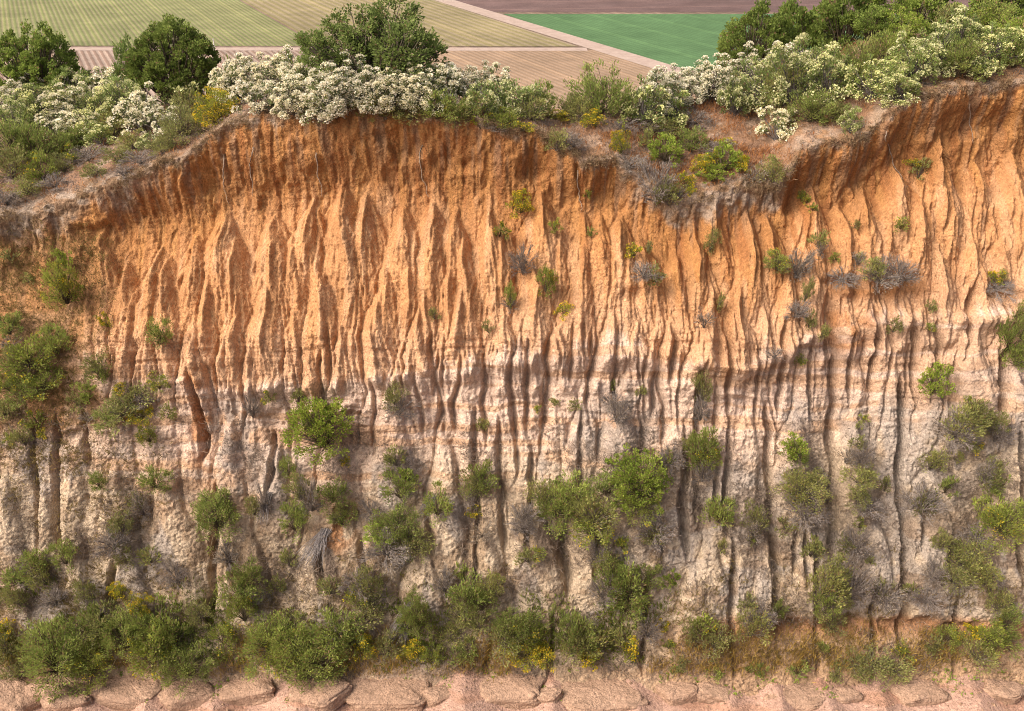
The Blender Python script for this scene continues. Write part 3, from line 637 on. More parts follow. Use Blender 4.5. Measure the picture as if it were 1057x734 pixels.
def plant_meshes(kind, cls, seed, lobes=None, lbz=1.):
    """unit plant (1 wide, 1 high, base at the origin) -> foliage mesh, flower mesh or None, branch mesh"""
    K = KIND[kind]; rng = np.random.RandomState(seed)
    ncl, per, leaf = {'S': (18, 24, .115), 'M': (42, 40, .060), 'L': (92, 52, .037), 'X': (210, 62, .024)}[cls]
    if lobes is not None: ncl, per = 460, 62
    per = int(per * K['dens']); tree = kind in ('oak', 'open')
    # clump centres over an uneven dome
    th = rng.uniform(0, 2 * np.pi, ncl); el = np.arcsin(rng.uniform(-.25 if tree else -.55, 1, ncl))
    lob = 1 + (.12 if tree else .22) * np.sin(th * 2 + seed) + (.10 if tree else .18) * np.sin(th * 3 + seed * 2.3) * np.cos(el * 3) + rng.normal(0, .06 if tree else .14, ncl)
    rr = np.where(rng.rand(ncl) < .75, rng.uniform(.84, 1., ncl), rng.uniform(.3, .8, ncl)) * lob
    C = np.stack([np.cos(th) * np.cos(el) * rr * .44, np.sin(th) * np.cos(el) * rr * .44, (.44 if tree else .36) + np.sin(el) * rr * (.48 if tree else .54)], -1)
    if lobes is not None:
        lb = np.array(lobes, float); pr = lb[:, 3] ** 2; li = rng.choice(len(lb), ncl, p=pr / pr.sum())
        dv = norm(rng.normal(size=(ncl, 3))); C = lb[li, :3] + dv * (lb[li, 3] * np.where(rng.rand(ncl) < .75, rng.uniform(.8, 1.02, ncl), rng.uniform(.2, .8, ncl)))[:, None] * np.array([1, 1, lbz])
    C[:, 2] = np.maximum(C[:, 2], .05)
    out = norm(C - np.array([0, 0, .30])) if lobes is None else dv
    cr_ = {'S': .18, 'M': .14, 'L': .108, 'X': .072}[cls] * K['tight'] * (.92 if lobes is not None else 1)
    cs = rng.uniform(.7, 1.3, ncl)
    ci = np.repeat(np.arange(ncl), per); n = len(ci)
    off = rng.normal(size=(n, 3)); off = norm(off) * (rng.rand(n, 1) ** .5)
    pts = C[ci] + off * (cr_ * cs[ci])[:, None] + out[ci] * cr_ * .2
    axis = out[ci] * .7 + np.array([0, 0, K['up']]) + off * .7 + rng.normal(0, .35, (n, 3))
    L = leaf * rng.uniform(.7, 1.4, n) * (1.5 if K['asp'] < .3 else 1.)
    v, f = leaf_quads(pts, axis, L, L * K['asp'] * (1.2 if K['asp'] < .3 else 1.25), rng)
    c0, c1 = lin(*K['c0']), lin(*K['c1'])
    tone = np.clip(rng.beta(2, 2, ncl)[ci] * .6 + rng.rand(n) * .4, 0, 1)
    col = np.repeat(c0 + (c1 - c0) * tone[:, None], 4, 0) * 1.45
    dead = np.repeat(rng.rand(n) < (.05 if tree else .13), 4); col[dead] = lin(150, 128, 92) * rng.uniform(.6, 1.1, (dead.sum(), 1))
    v[:, 2] = np.maximum(v[:, 2], .0)
    segs = []
    for i in range(ncl):
        mid = C[i] * np.array([.45, .45, .55]) + rng.normal(0, .03, 3); r0 = {'S': .016, 'M': .011, 'L': .009, 'X': .008}[cls]
        segs.append((np.array([[rng.normal(0, .02), rng.normal(0, .02), -.03], mid, C[i], C[i] + out[i] * cr_ * .7]), [r0, r0 * .8, r0 * .5, r0 * .15]))
        if kind == 'grey':
            for _ in range({'S': 4, 'M': 7, 'L': 10, 'X': 10}[cls]):
                e = C[i] + norm(out[i] + rng.normal(0, .6, 3)) * rng.uniform(.08, .2); segs.append((np.array([mid + (C[i] - mid) * rng.rand(), (C[i] + e) / 2 + rng.normal(0, .015, 3), e]), [r0 * .6, r0 * .45, r0 * .15]))
    sv, sf = tubes(segs, 3); sc = np.tile(lin(*K['stem']), (len(sv), 1)) * rng.uniform(.8, 1.15, (len(sv), 1))
    fol = mesh_np(kind + '_foliage', v, f, col, False); br = mesh_np(kind + '_branches', sv, sf, sc)
    flo = None
    if K['fl']:
        pick = rng.rand(ncl) < min(1, K['fs'] * 1.15)
        ids = np.where(pick)[0]; nf = int(per * (1.2 if K['fs'] > .5 else .8 if K['fs'] > .4 else .35))
        ci = np.repeat(ids, nf); m = len(ci)
        off = norm(rng.normal(size=(m, 3)) + out[ci] * 1.1 + np.array([0, 0, .7]))
        pts = C[ci] + off * (cr_ * cs[ci] * rng.uniform(.85, 1.12, m))[:, None] + out[ci] * cr_ * .25
        L = leaf * rng.uniform(.65, 1.25, m) * (1 if K['fs'] > .6 or kind == 'pale' else .75)
        fv, ff = leaf_quads(pts, off + rng.normal(0, .5, (m, 3)), L, L * .8, rng)
        a, b = lin(*K['fl'][0]), lin(*K['fl'][1])
        fc = np.repeat(a + (b - a) * rng.rand(m, 1), 4, 0) * .98
        fv[:, 2] = np.maximum(fv[:, 2], .02)
        flo = mesh_np(kind + '_flowers', fv, ff, fc, False)
    # a small plant is one mesh
    one = None
    if cls == 'S':
        V, F, Cc = [v, sv], [f, sf + len(v)], [col, sc]
        if flo is not None: V.append(fv); F.append(ff + len(v) + len(sv)); Cc.append(fc)
        one = mesh_np(kind + '_plant', np.concatenate(V), np.concatenate(F), np.concatenate(Cc).astype(np.float32), False)
    return dict(fol=fol, br=br, flo=flo, one=one)
_CACHE = {}
def get_plant(kind, cls, rng):
    nv = {'S': 4, 'M': 4, 'L': 3, 'X': 2}[cls]; q = rng.randint(nv); key = (kind, cls, q)
    if key not in _CACHE: _CACHE[key] = plant_meshes(kind, cls, hash_seed(kind) + q * 17 + ord(cls))
    return _CACHE[key]
def hash_seed(s): return sum(ord(c) * (i + 3) for i, c in enumerate(s)) % 9000
LOOK = {'oak': 'dense dark green tree', 'open': 'airy grey green tree', 'cream': 'white flowering bush', 'pale': 'green bush with cream blossom',
        'yellow': 'yellow flowering bush', 'green': 'feathery green bush', 'gold': 'green bush with yellow flecks', 'lime': 'bright green bush',
        'olive': 'dull olive bush', 'grey': 'dry grey bush'}
NAME = {'oak': 'evergreen_tree', 'open': 'evergreen_tree', 'cream': 'flowering_bush', 'pale': 'flowering_bush', 'yellow': 'yellow_bush', 'green': 'green_bush',
        'gold': 'green_bush', 'lime': 'green_bush', 'olive': 'olive_bush', 'grey': 'dry_bush'}
def crest_at(x): return float(np.interp(x, gx, crs))
def region(x, y):
    q = 'at far left' if x < 200 else 'left of centre' if x < 450 else 'near the centre' if x < 640 else 'right of centre' if x < 850 else 'at far right'
    if y < crest_at(x) + 6:
        return ('on the cliff top ' + q) if not (590 < x < 830) else 'in the saddle of the cliff top'
    if y < 345: return ('on the overgrown slope ' if x < 130 else 'on the orange flutes ') + q
    if y < 430: return 'on the pale banding ' + q
    if y < 560: return 'on the pale buttresses ' + q
    if y < 640: return 'on the lower slope ' + q
    return 'at the cliff foot ' + q
PLANTS = []
def place(kind, x, y, w, h, back=None, cls=None, tilt=None):
    if y > 560: w, h = w * .88, h * .88
    if x < 140 and 300 < y < 480: w, h = w * .8, h * .8
    rng = np.random.RandomState(int(x * 7 + y * 13 + w) % 100000)
    if cls is None: cls = 'S' if max(w, h) < 23 else 'M' if max(w, h) < 46 else 'L' if max(w, h) < 92 else 'X'
    pitch = math.sin(PITCH)
    if back is None:
        base, _ = surf(x, y + h * .36)
        dep = float(-(base - CAM) @ NRM)
        wm = w / FPX * dep; hp = h / FPX * dep
        hm = math.sqrt(max(hp ** 2 - (wm * pitch) ** 2, (.6 * hp) ** 2)) / math.cos(PITCH)
        oncliff = y > crest_at(x) + 4
        if oncliff: base = base + NRM * wm * .16
        tl = (rng.uniform(.15, .4) if oncliff else rng.uniform(-.05, .12)) if tilt is None else tilt
    else:
        rid = float(np.interp(x, [r[0] for r in RIDGE], [r[1] for r in RIDGE]))
        g, _ = surf(x, rid + 3); base = g + np.array([0, back, -back * math.tan(R(24))])
        dvec = (x - W / 2) * RIGHT + (H / 2 - (y - h / 2)) * UPV - FPX * NRM
        k = (base[1] - CAM[1]) / dvec[1]; topz = CAM[2] + dvec[2] * k; base[0] = CAM[0] + dvec[0] * k
        wm = w * k; hm = (topz - base[2]) * 1.02; tl = rng.uniform(-.05, .05)
    PLANTS.append(dict(kind=kind, x=x, y=y, w=w, h=h, base=base, wm=wm, hm=hm, tilt=tl, rz=rng.uniform(0, 6.28), cls=cls, rng=rng))
# ---------------------------------------------------------------- where the plants stand (read off the photograph)
for a in [  # trees and tall bushes behind the ridge: kind, x, y, w, h, metres behind it
    ('oak', 22, 72, 94, 92, 2.0), ('oak', 168, 72, 112, 106, 1.2), ('open', 134, 62, 42, 56, 2.6), ('lime', 292, 54, 28, 30, 4.0),
    ('oak', 784, 46, 96, 84, 3.0), ('oak', 838, 36, 66, 74, 3.0), ('oak', 880, 20, 88, 76, 3.5), ('oak', 948, 6, 90, 60, 3.0), ('oak', 1040, 4, 80, 56, 3.0),
    ('green', 622, 96, 64, 52, 1.0), ('lime', 86, 78, 26, 30, 3.0), ('pale', 102, 86, 46, 34, 2.0), ('cream', 205, 84, 40, 36, 2.0), ('green', 236, 82, 36, 40, 2.0)]:
    place(*a[:5], back=a[5])
for a in [  # along the cliff top
    # left
    ('cream',28,102,46,38),('cream',70,112,46,40),('cream',98,98,44,38),('cream',124,96,40,36),('cream',88,130,40,30),('pale',6,104,40,34),('olive',60,152,34,24),('green',84,142,30,24),('olive',138,146,30,22),
    ('pale',78,98,56,48),('pale',48,108,52,42),('pale',108,118,50,44),('pale',18,122,52,40),('cream',60,132,40,30),('pale',132,108,50,50),('cream',147,122,44,40),
    ('green',16,146,54,44),('green',40,150,44,40),('gold',44,176,34,30),('olive',14,172,40,36),('green',70,148,34,26),('olive',66,170,24,20),('pale',104,140,34,26),
    ('olive',118,130,34,28),('cream',172,130,40,34),('olive',190,128,46,34),('pale',192,104,44,40),('yellow',224,114,48,40),('olive',204,112,36,34),('pale',158,146,34,22),('olive',176,144,34,24),
    ('cream',252,88,54,48),('cream',284,82,50,44),('cream',240,98,40,40),('cream',268,104,44,36),
    ('grey',92,158,34,20),('olive',122,160,34,22),('grey',58,186,36,18),('olive',98,176,28,18),('grey',146,162,34,20),('olive',28,192,34,22),('grey',128,176,26,16),('olive',168,152,26,18),('grey',6,204,34,20),('gold',76,160,22,18),
    # middle
    ('cream',318,90,56,50),('cream',348,100,60,54),('cream',336,112,44,38),('cream',304,104,46,38),('cream',380,96,52,46),('cream',408,100,50,44),('cream',434,98,46,44),
    ('olive',398,112,40,30),('olive',424,114,44,26),('cream',462,92,44,44),('green',452,110,40,32),('cream',486,92,46,38),('cream',512,90,40,36),('pale',498,106,40,38),('pale',522,104,44,40),
    ('green',482,114,38,30),('olive',470,118,36,24),('pale',540,108,40,36),('green',558,104,34,32),('olive',548,114,34,28),('yellow',572,117,28,16),('yellow',496,127,20,16),('yellow',538,130,20,14),
    ('gold',520,122,30,22),('grey',510,130,26,14),('olive',590,112,24,26),('yellow',462,116,16,14),
    # saddle
    ('cream',676,102,50,48),('pale',662,112,40,42),('cream',704,92,46,40),('cream',734,88,48,44),('pale',694,116,44,38),('olive',600,116,30,26),('green',644,112,30,32),('olive',684,132,44,26),
    ('grey',716,120,40,22),('yellow',613,125,26,20),('yellow',641,149,20,26),('olive',574,147,24,22),('grey',590,146,24,20),('lime',686,154,40,36),('green',712,146,30,26),('olive',668,146,20,18),
    ('yellow',728,170,30,26),('lime',744,166,40,34),('yellow',764,170,18,22),('lime',736,180,28,20),('yellow',706,186,16,20),('olive',796,178,28,28),('yellow',713,198,10,10),('grey',678,192,42,44),('olive',690,200,34,30),
    ('grey',740,150,36,20),('grey',640,128,34,16),('grey',668,128,30,16),('grey',778,180,22,18),('yellow',748,148,16,12),('grey',650,166,34,18),
    # right
    ('pale',786,90,62,58),('cream',772,74,46,40),('pale',820,84,66,62),('cream',812,68,44,34),('olive',806,92,46,46),('pale',852,88,60,56),('pale',846,68,54,38),('green',836,112,48,36),('cream',800,131,36,36),
    ('green',880,76,48,46),('pale',900,84,54,48),('pale',926,92,52,36),('olive',892,62,44,40),('pale',940,70,54,48),('lime',930,34,46,40),('green',916,52,48,40),('pale',962,56,54,50),('green',986,64,46,44),('pale',990,42,52,46),
    ('lime',1000,28,46,36),('pale',1022,50,54,46),('lime',1044,40,46,46),('green',1046,58,40,30),('pale',1008,70,40,30),('olive',974,26,44,36),('oak',900,30,50,40),('pale',878,128,24,26),('olive',860,116,34,26),('green',1020,18,50,36),('oak',968,40,36,30),('pale',758,104,34,40)]:
    place(*a)
for a in [  # on the face
    ('gold',72,292,34,56),('lime',70,268,18,24),('green',13,334,36,36),('gold',36,364,56,48),('green',62,352,40,44),('olive',20,372,40,40),('gold',50,392,50,34),('green',30,398,46,30),('olive',82,412,26,22),('green',94,404,24,26),
    ('olive',12,264,14,12),('olive',31,288,12,12),('gold',12,394,34,28),('olive',8,420,30,30),('gold',12,452,14,16),('olive',28,450,22,30),('gold',42,432,26,22),('yellow',46,446,14,12),('grey',34,374,22,18),('grey',14,352,22,18),
    ('yellow',112,330,14,24),('green',167,340,22,28),('olive',166,350,16,16),('olive',106,376,34,34),('green',104,384,26,22),('olive',128,420,54,36),('green',116,432,36,28),('yellow',148,426,26,16),('gold',156,446,20,26),('yellow',126,398,20,12),
    ('gold',166,394,24,18),('olive',140,404,36,22),('grey',150,410,24,18),('grey',92,430,20,16),('olive',175,424,16,20),('green',162,492,28,28),('green',105,494,18,24),('olive',128,538,26,26),('olive',142,516,16,18),('grey',150,520,20,30),('green',298,481,16,24),
    ('green',230,528,52,40),('green',226,516,40,26),('olive',264,520,16,30),('grey',274,512,14,40),('green',305,532,28,38),('olive',312,500,24,40),('grey',322,510,22,44),('green',345,506,32,30),('olive',356,524,26,24),('green',354,534,22,20),
    ('lime',338,436,64,64),('lime',326,424,44,36),('yellow',356,474,12,10),('olive',308,410,16,16),('gold',280,408,14,14),('grey',262,420,14,30),('olive',408,408,26,24),('grey',412,420,30,22),('olive',410,472,22,22),
    ('green',414,500,36,34),('lime',420,490,20,18),('green',412,536,46,34),('lime',392,544,34,18),('olive',422,552,40,30),('olive',432,560,30,26),('grey',384,522,24,24),('grey',400,560,44,30),('green',452,518,32,34),('green',497,490,32,36),('olive',492,500,26,24),('grey',494,508,22,16),
    ('olive',500,437,14,18),('yellow',492,525,16,12),('grey',498,545,22,22),('olive',545,572,26,22),('grey',540,540,30,24),('gold',556,568,18,14),
    ('yellow',538,210,24,26),('gold',516,238,16,16),('gold',573,235,12,14),('grey',540,270,24,34),('gold',563,288,22,34),('yellow',583,320,16,14),('green',527,304,12,26),('grey',527,314,16,14),('olive',449,325,12,12),('olive',504,338,10,14),('green',610,240,8,10),
    ('yellow',654,260,18,14),('olive',676,284,20,20),('grey',664,280,30,20),('olive',668,256,10,12),('gold',606,200,8,10),('olive',732,250,14,26),('olive',740,312,10,22),('grey',726,330,18,22),
    ('gold',800,268,26,18),('olive',802,274,24,14),('grey',820,276,28,30),('gold',862,265,14,9),('olive',887,266,10,9),('grey',904,282,36,28),('olive',898,276,26,20),('grey',925,280,34,28),('grey',866,284,34,18),('grey',884,268,16,14),
    ('olive',843,246,18,20),('grey',846,258,14,16),('gold',928,231,16,14),('olive',946,176,20,20),('yellow',940,168,12,10),('gold',832,206,8,10),('gold',838,214,10,9),('gold',826,202,10,10),('olive',882,232,8,10),('yellow',1022,287,18,14),('olive',1036,282,12,9),('grey',1026,294,36,14),
    ('olive',834,330,12,20),('grey',822,320,26,20),('olive',830,300,12,30),('olive',846,342,14,18),('grey',798,364,18,16),('gold',826,372,12,10),('olive',920,336,16,18),('olive',958,316,12,12),('gold',958,338,10,10),
    ('lime',960,391,34,36),('green',1036,346,32,44),('green',1046,366,26,30),('olive',1052,340,20,24),('grey',636,424,22,30),('olive',634,400,18,14),('grey',632,412,26,18),('olive',660,402,12,10),('gold',555,422,9,9),('olive',592,416,14,10),('olive',572,415,10,10),
    ('olive',724,400,18,36),('grey',722,422,20,30),('green',722,458,32,44),('gold',730,466,28,28),('olive',712,458,16,24),('grey',724,486,24,28),('lime',660,492,64,62),('lime',650,482,44,36),('gold',660,512,46,24),('green',684,474,20,22),('green',586,512,56,46),('green',572,518,44,36),
    ('olive',612,524,44,44),('gold',610,540,44,26),('green',626,500,40,26),('olive',560,508,30,30),('grey',540,530,30,30),('grey',690,470,30,26),('grey',674,540,38,36),('olive',672,548,28,22),('olive',618,556,16,12),('gold',642,560,18,14),('grey',616,570,28,30),
    ('green',738,525,30,30),('olive',742,530,22,22),('olive',778,530,26,32),('grey',776,542,24,30),('gold',774,556,10,8),('olive',743,562,10,22),
    ('lime',817,458,28,30),('green',818,466,26,22),('olive',824,498,46,40),('gold',818,506,20,18),('olive',836,494,26,22),('grey',828,522,40,34),('olive',808,540,22,14),('olive',838,562,22,22),('olive',882,454,18,16),('gold',890,432,10,9),('olive',886,440,8,10),
    ('olive',884,490,34,22),('olive',892,488,24,18),('olive',882,512,26,22),('grey',894,518,34,20),('olive',912,500,12,16),('gold',886,540,14,12),('grey',872,470,18,20),('grey',886,468,24,24),('grey',880,556,30,34),('olive',870,560,18,18),
    ('olive',990,432,40,34),('olive',1002,426,36,30),('olive',1022,436,22,30),('grey',980,440,40,30),('grey',1024,446,30,26),('gold',997,412,10,10),('yellow',1007,460,14,10),('olive',958,474,22,28),('green',974,500,18,22),('olive',1020,488,26,30),('green',1026,498,22,20),('grey',1012,486,24,24),
    ('grey',948,514,40,34),('olive',952,518,26,26),('gold',1030,534,58,42),('gold',1020,528,42,34),('olive',1000,562,50,26),('olive',968,556,22,24),('olive',990,574,46,24),('grey',1004,548,40,22),('olive',1046,320,16,20),('olive',985,470,12,12),('olive',1000,460,10,12)]:
    place(*a)
for a in [  # lower slope and foot
    ('green',66,666,84,72),('green',58,654,56,46),('gold',100,676,56,46),('green',98,640,44,44),('olive',110,636,46,40),('green',134,650,56,52),('green',170,636,50,50),('gold',160,662,52,50),('green',184,650,40,44),('green',198,678,58,48),('green',150,640,40,36),
    ('olive',172,660,50,40),('yellow',128,610,22,28),('yellow',148,620,24,32),('olive',94,606,28,36),('green',40,578,34,38),('green',70,570,28,34),('olive',132,572,26,28),('olive',158,572,24,24),('olive',24,612,26,34),('olive',10,660,36,34),('olive',22,690,30,26),
    ('gold',232,652,34,34),('green',250,604,40,44),('green',262,588,34,38),('gold',254,626,36,40),('olive',286,600,20,24),('green',282,652,62,50),('green',306,648,56,46),('gold',296,664,48,40),('green',324,670,70,56),('green',346,640,50,46),('green',316,690,40,28),('green',366,654,40,44),
    ('olive',342,604,24,24),('grey',370,596,36,34),('olive',384,598,34,44),('olive',378,626,40,34),('gold',366,612,24,24),('green',432,626,42,54),('green',424,636,32,34),('yellow',376,664,28,30),('yellow',428,668,28,24),('olive',398,664,34,34),('gold',446,672,28,26),
    ('green',484,608,46,40),('green',498,616,34,36),('olive',474,628,30,28),('olive',466,650,34,30),('green',478,668,30,28),('olive',494,640,26,24),('green',478,586,16,26),('green',532,640,54,44),('gold',544,646,40,40),('olive',520,652,44,40),('yellow',540,668,40,24),('yellow',560,670,34,22),('olive',510,600,30,36),
    ('green',596,648,44,52),('olive',606,656,40,40),('yellow',606,672,26,22),('green',576,634,22,26),('olive',590,662,34,34),('green',648,600,50,52),('green',632,592,36,44),('green',668,592,30,30),('lime',692,594,20,20),('green',644,618,40,36),('olive',626,576,30,30),
    ('grey',668,644,30,36),('yellow',682,642,16,18),('yellow',648,664,22,26),('olive',640,656,26,24),('grey',622,604,34,40),('olive',716,648,30,36),('olive',736,656,36,32),('gold',724,642,26,26),('green',738,690,18,14),('green',784,688,16,14),('green',772,690,10,12),('olive',772,640,34,44),('grey',780,630,34,36),
    ('olive',770,618,20,22),('green',800,626,18,34),('green',822,688,24,18),('olive',848,666,14,16),('olive',846,600,36,48),('olive',862,586,34,40),('green',852,620,30,34),('olive',866,612,26,30),('grey',876,600,36,50),('olive',836,566,22,22),('olive',856,638,30,30),('grey',906,610,44,36),('olive',906,604,24,22),
    ('olive',898,578,12,10),('olive',938,606,20,24),('grey',952,612,36,26),('olive',980,590,34,28),('olive',996,580,36,36),('olive',1012,590,34,34),('grey',960,590,30,26),('olive',1026,618,30,34),('green',1034,636,34,34),('gold',1016,650,36,34),('green',1030,656,34,32),('yellow',1004,650,26,20),('gold',974,652,30,26),('olive',966,662,26,22),('olive',1004,668,40,34),
    ('gold',930,668,24,16),('olive',900,676,44,28),('olive',880,680,36,24),('olive',920,684,40,24),('green',888,692,22,14),('olive',864,690,22,16),('green',848,666,14,14),('olive',700,680,20,16),('gold',690,664,16,14),('green',696,690,10,10),('green',18,594,26,26),('olive',50,592,30,30),('yellow',10,646,18,18),('olive',210,630,30,28),('olive',300,576,20,24),('grey',120,556,34,30),('grey',186,590,30,34),('grey',60,612,30,34),('grey',238,570,30,30),('grey',460,600,30,30)]:
    place(*a)

# the broad airy tree on the crest, several rounded crowns on one stock
LB = [(324,60,18),(350,72,22),(328,42,20),(345,28,15),(372,22,17),(358,52,24),(410,26,25),(418,44,28),(436,54,22),(395,60,28),(444,68,15),(375,70,22),(338,64,16)]
_W, _T, _B = 148., 0., 104.
AIRY = [((x - 384) / _W, .16 * math.sin(i * 2.4), (_B - y) / (_B - _T), r / _W) for i, (x, y, r) in enumerate(LB)]
place('open', 384, 41, 148, 82, back=3.2, cls='X')
PLANTS[-1]['mesh'] = plant_meshes('open', 'X', 77, AIRY, 148. / 104)
PLANTS[-1]['y'] = 41
ORD = ['', 'second', 'third', 'fourth', 'fifth', 'sixth', 'seventh', 'eighth', 'ninth', 'tenth', 'eleventh', 'twelfth', 'thirteenth']
TREE_LABEL = {(384, 41): 'broad airy tree with several rounded crowns rising above the white bushes', (22, 72): 'round dark green tree cut by the left edge of the picture', (168, 72): 'dense round dark green tree on the left cliff top',
              (134, 62): 'thin grey green tree left of the big round tree', (784, 46): 'leftmost dark evergreen of the wooded right cliff top',
              (838, 36): 'second dark evergreen from the left on the right cliff top', (880, 20): 'tall dark evergreen behind the blossoming bushes on the right',
              (948, 6): 'dark evergreen at the top edge above the right cliff', (1040, 4): 'dark evergreen in the top right corner',
              (292, 54): 'small bright green tree just left of the big airy tree', (622, 96): 'leafy green bush alone against the brown field at the saddle',
              (900, 30): 'low dark evergreen wedged between bushes on the right cliff top', (968, 40): 'small dark evergreen among blossoming bushes near the top right'}
def size_word(p):
    m = max(p['w'], p['h']); return 'tiny' if m < 15 else 'small' if m < 27 else '' if m < 46 else 'large'
buckets = {}
for p in PLANTS:
    p['look'] = (size_word(p) + ' ' + LOOK[p['kind']]).strip(); p['reg'] = region(p['x'], p['y'])
    buckets.setdefault((p['look'], p['reg']), []).append(p)
for (look, reg), ps in buckets.items():
    ps.sort(key=lambda p: p['x'])
    for i, p in enumerate(ps):
        lab = look + ' ' + reg
        if len(ps) == 2: lab += (', the left one', ', the right one')[i]
        elif len(ps) > 2: lab += ', leftmost' if i == 0 else ', rightmost' if i == len(ps) - 1 else ', ' + ORD[i] + ' from left'
        p['label'] = TREE_LABEL.get((p['x'], p['y']), lab)
PLANT_GROUP = {'oak': 'dark evergreens on the cliff top', 'open': 'dark evergreens on the cliff top', 'cream': 'blossoming bushes along the cliff top', 'pale': 'blossoming bushes along the cliff top',
               'yellow': 'yellow flowering bushes on the cliff', 'green': 'green bushes on the cliff', 'gold': 'green bushes on the cliff', 'lime': 'green bushes on the cliff', 'olive': 'olive bushes on the cliff', 'grey': 'dry bushes on the cliff'}
for p in PLANTS:
    rng = p['rng']; m = p.get('mesh') or get_plant(p['kind'], p['cls'], rng); name = NAME[p['kind']]
    cat = 'tree' if p['kind'] in ('oak', 'open') else 'bush'
    if 'mesh' in p: p['rz'] = 0
    if p['cls'] == 'S': o = link(name, m['one'], M_PLANT)
    else:
        o = link(name, None); o.empty_display_size = .2
        tree = cat == 'tree'
        link('crown' if tree else 'foliage', m['fol'], M_PLANT, o, kind='stuff')
        link('trunk' if tree else 'stems', m['br'], M_WOOD, o)
        if m['flo'] is not None: link('flowers', m['flo'], M_PLANT, o, kind='stuff')
    o.location = p['base']; o.rotation_mode = 'XYZ'
    o.rotation_euler = (Matrix.Rotation(p['tilt'], 3, 'X') @ Matrix.Rotation(rng.uniform(-.12, .12), 3, 'Y') @ Matrix.Rotation(p['rz'], 3, 'Z')).to_euler()
    o.scale = (p['wm'], p['wm'], p['hm'])
    o['label'] = p['label']; o['category'] = cat; o['group'] = PLANT_GROUP[p['kind']]

# ---------------------------------------------------------------- ground cover nobody could count
def scatter(name, label, mask, n, per, hgt, wid, c0, c1, up, spread_, seed):
    rng = np.random.RandomState(seed)
    m = mask.ravel().astype(np.float64); m = m / m.sum()
    ids = rng.choice(m.size, n, p=m); jj, ii = np.unravel_index(ids, mask.shape)
    P = to_world(gx[ii], gy[jj], Hm[jj, ii]); _, py_ = to_image(P)
    ok = py_ > np.interp(gx[ii], [r[0] for r in RIDGE], [r[1] for r in RIDGE]) + 1; P = P[ok]
    k = len(P); ci = np.repeat(np.arange(k), per); t = len(ci); s_ = rng.uniform(.5, 1.4, k)[ci]
    L = hgt * s_ * rng.uniform(.6, 1.3, t)
    ax = norm(np.array([0, -.25, up]) + rng.normal(0, spread_, (t, 3)))
    off = rng.normal(0, 1, (t, 3)) * np.array([1, .6, .5]) * (hgt * .45 * s_)[:, None]
    v, f = leaf_quads(P[ci] + off + ax * (L * .4)[:, None] + NRM * .03, ax, L, wid * s_, rng)
    a, b = lin(*c0), lin(*c1); tone = np.clip(.6 * rng.rand(k)[ci] + .4 * rng.rand(t), 0, 1)
    col = np.repeat(a + (b - a) * tone[:, None], 4, 0)
    return link(name, mesh_np(name, v, f, col.astype(np.float32), False), M_PLANT, kind='stuff', label=label)
nz = lambda sx, sy, sd_: vnoise(XX / sx, YY / sy, sd_)
onface = (YY > crs[None, :] + 8) * (YY < 700.)
inx = ((XX > -20) * (XX < 1078))
top_m = sstep(0, 10, crs[None, :] - YY) * inx
scatter('dry_grass', 'red brown dry grass on the soil along the cliff top', top_m * (.1 + sstep(.4, .6, nz(20, 14, 501))) * (.3 + sstep(600, 640, XX) * sstep(830, 800, XX)), 2600, 9, .34, .035, (150, 98, 62), (196, 146, 96), 1., .45, 1)
scatter('dry_litter', 'grey twig litter on the soil along the cliff top', top_m * (.2 + sstep(.45, .6, nz(16, 10, 503))), 3600, 8, .3, .03, (110, 100, 94), (160, 148, 138), .3, .8, 2)
low = sstep(400, 470, YY) * onface * inx
scatter('dry_litter', 'grey brown dead scrub and twig litter on the pale buttresses', low * (.04 + sstep(.5, .68, .6 * nz(30, 40, 331) + .4 * nz(10, 12, 505))), 8000, 9, .38, .032, (104, 92, 84), (156, 140, 124), .3, .8, 3)
scatter('dry_scrub', 'brown and olive low scrub on the overgrown left slope', (LEFTV * (YY < 480) * .8 + .5 * sstep(560, 620, YY) * (YY < 690) * sstep(.38, .6, nz(26, 22, 507)) + .5 * sstep(200, 120, XX) * sstep(440, 480, YY) * (YY < 690) * sstep(.35, .55, nz(16, 20, 515))) * inx, 5200, 8, .34, .035, (104, 92, 54), (150, 130, 80), .8, .55, 4)
scatter('straw_grass', 'straw coloured grass along the cliff foot', sstep(645, 668, YY) * (1 - sstep(690, 700, YY)) * sstep(.35, .55, nz(34, 60, 509)) * inx, 2000, 9, .55, .03, (150, 122, 62), (200, 172, 96), 1., .28, 5)
scatter('ground_weeds', 'small green weeds dotted over the earth bank at the foot', sstep(680, 692, YY) * (1 - sstep(712, 720, YY)) * sstep(.5, .65, nz(14, 10, 511)) * inx, 420, 7, .16, .06, (98, 122, 42), (146, 164, 62), .6, .6, 6)
scatter('green_scrub', 'fine green and yellow scrub filling gaps between the foot bushes', sstep(590, 650, YY) * (1 - sstep(676, 692, YY)) * sstep(.45, .6, nz(40, 22, 513)) * sstep(720, 640, XX) * inx, 1500, 9, .42, .05, (84, 104, 42), (142, 146, 62), 1., .4, 7)

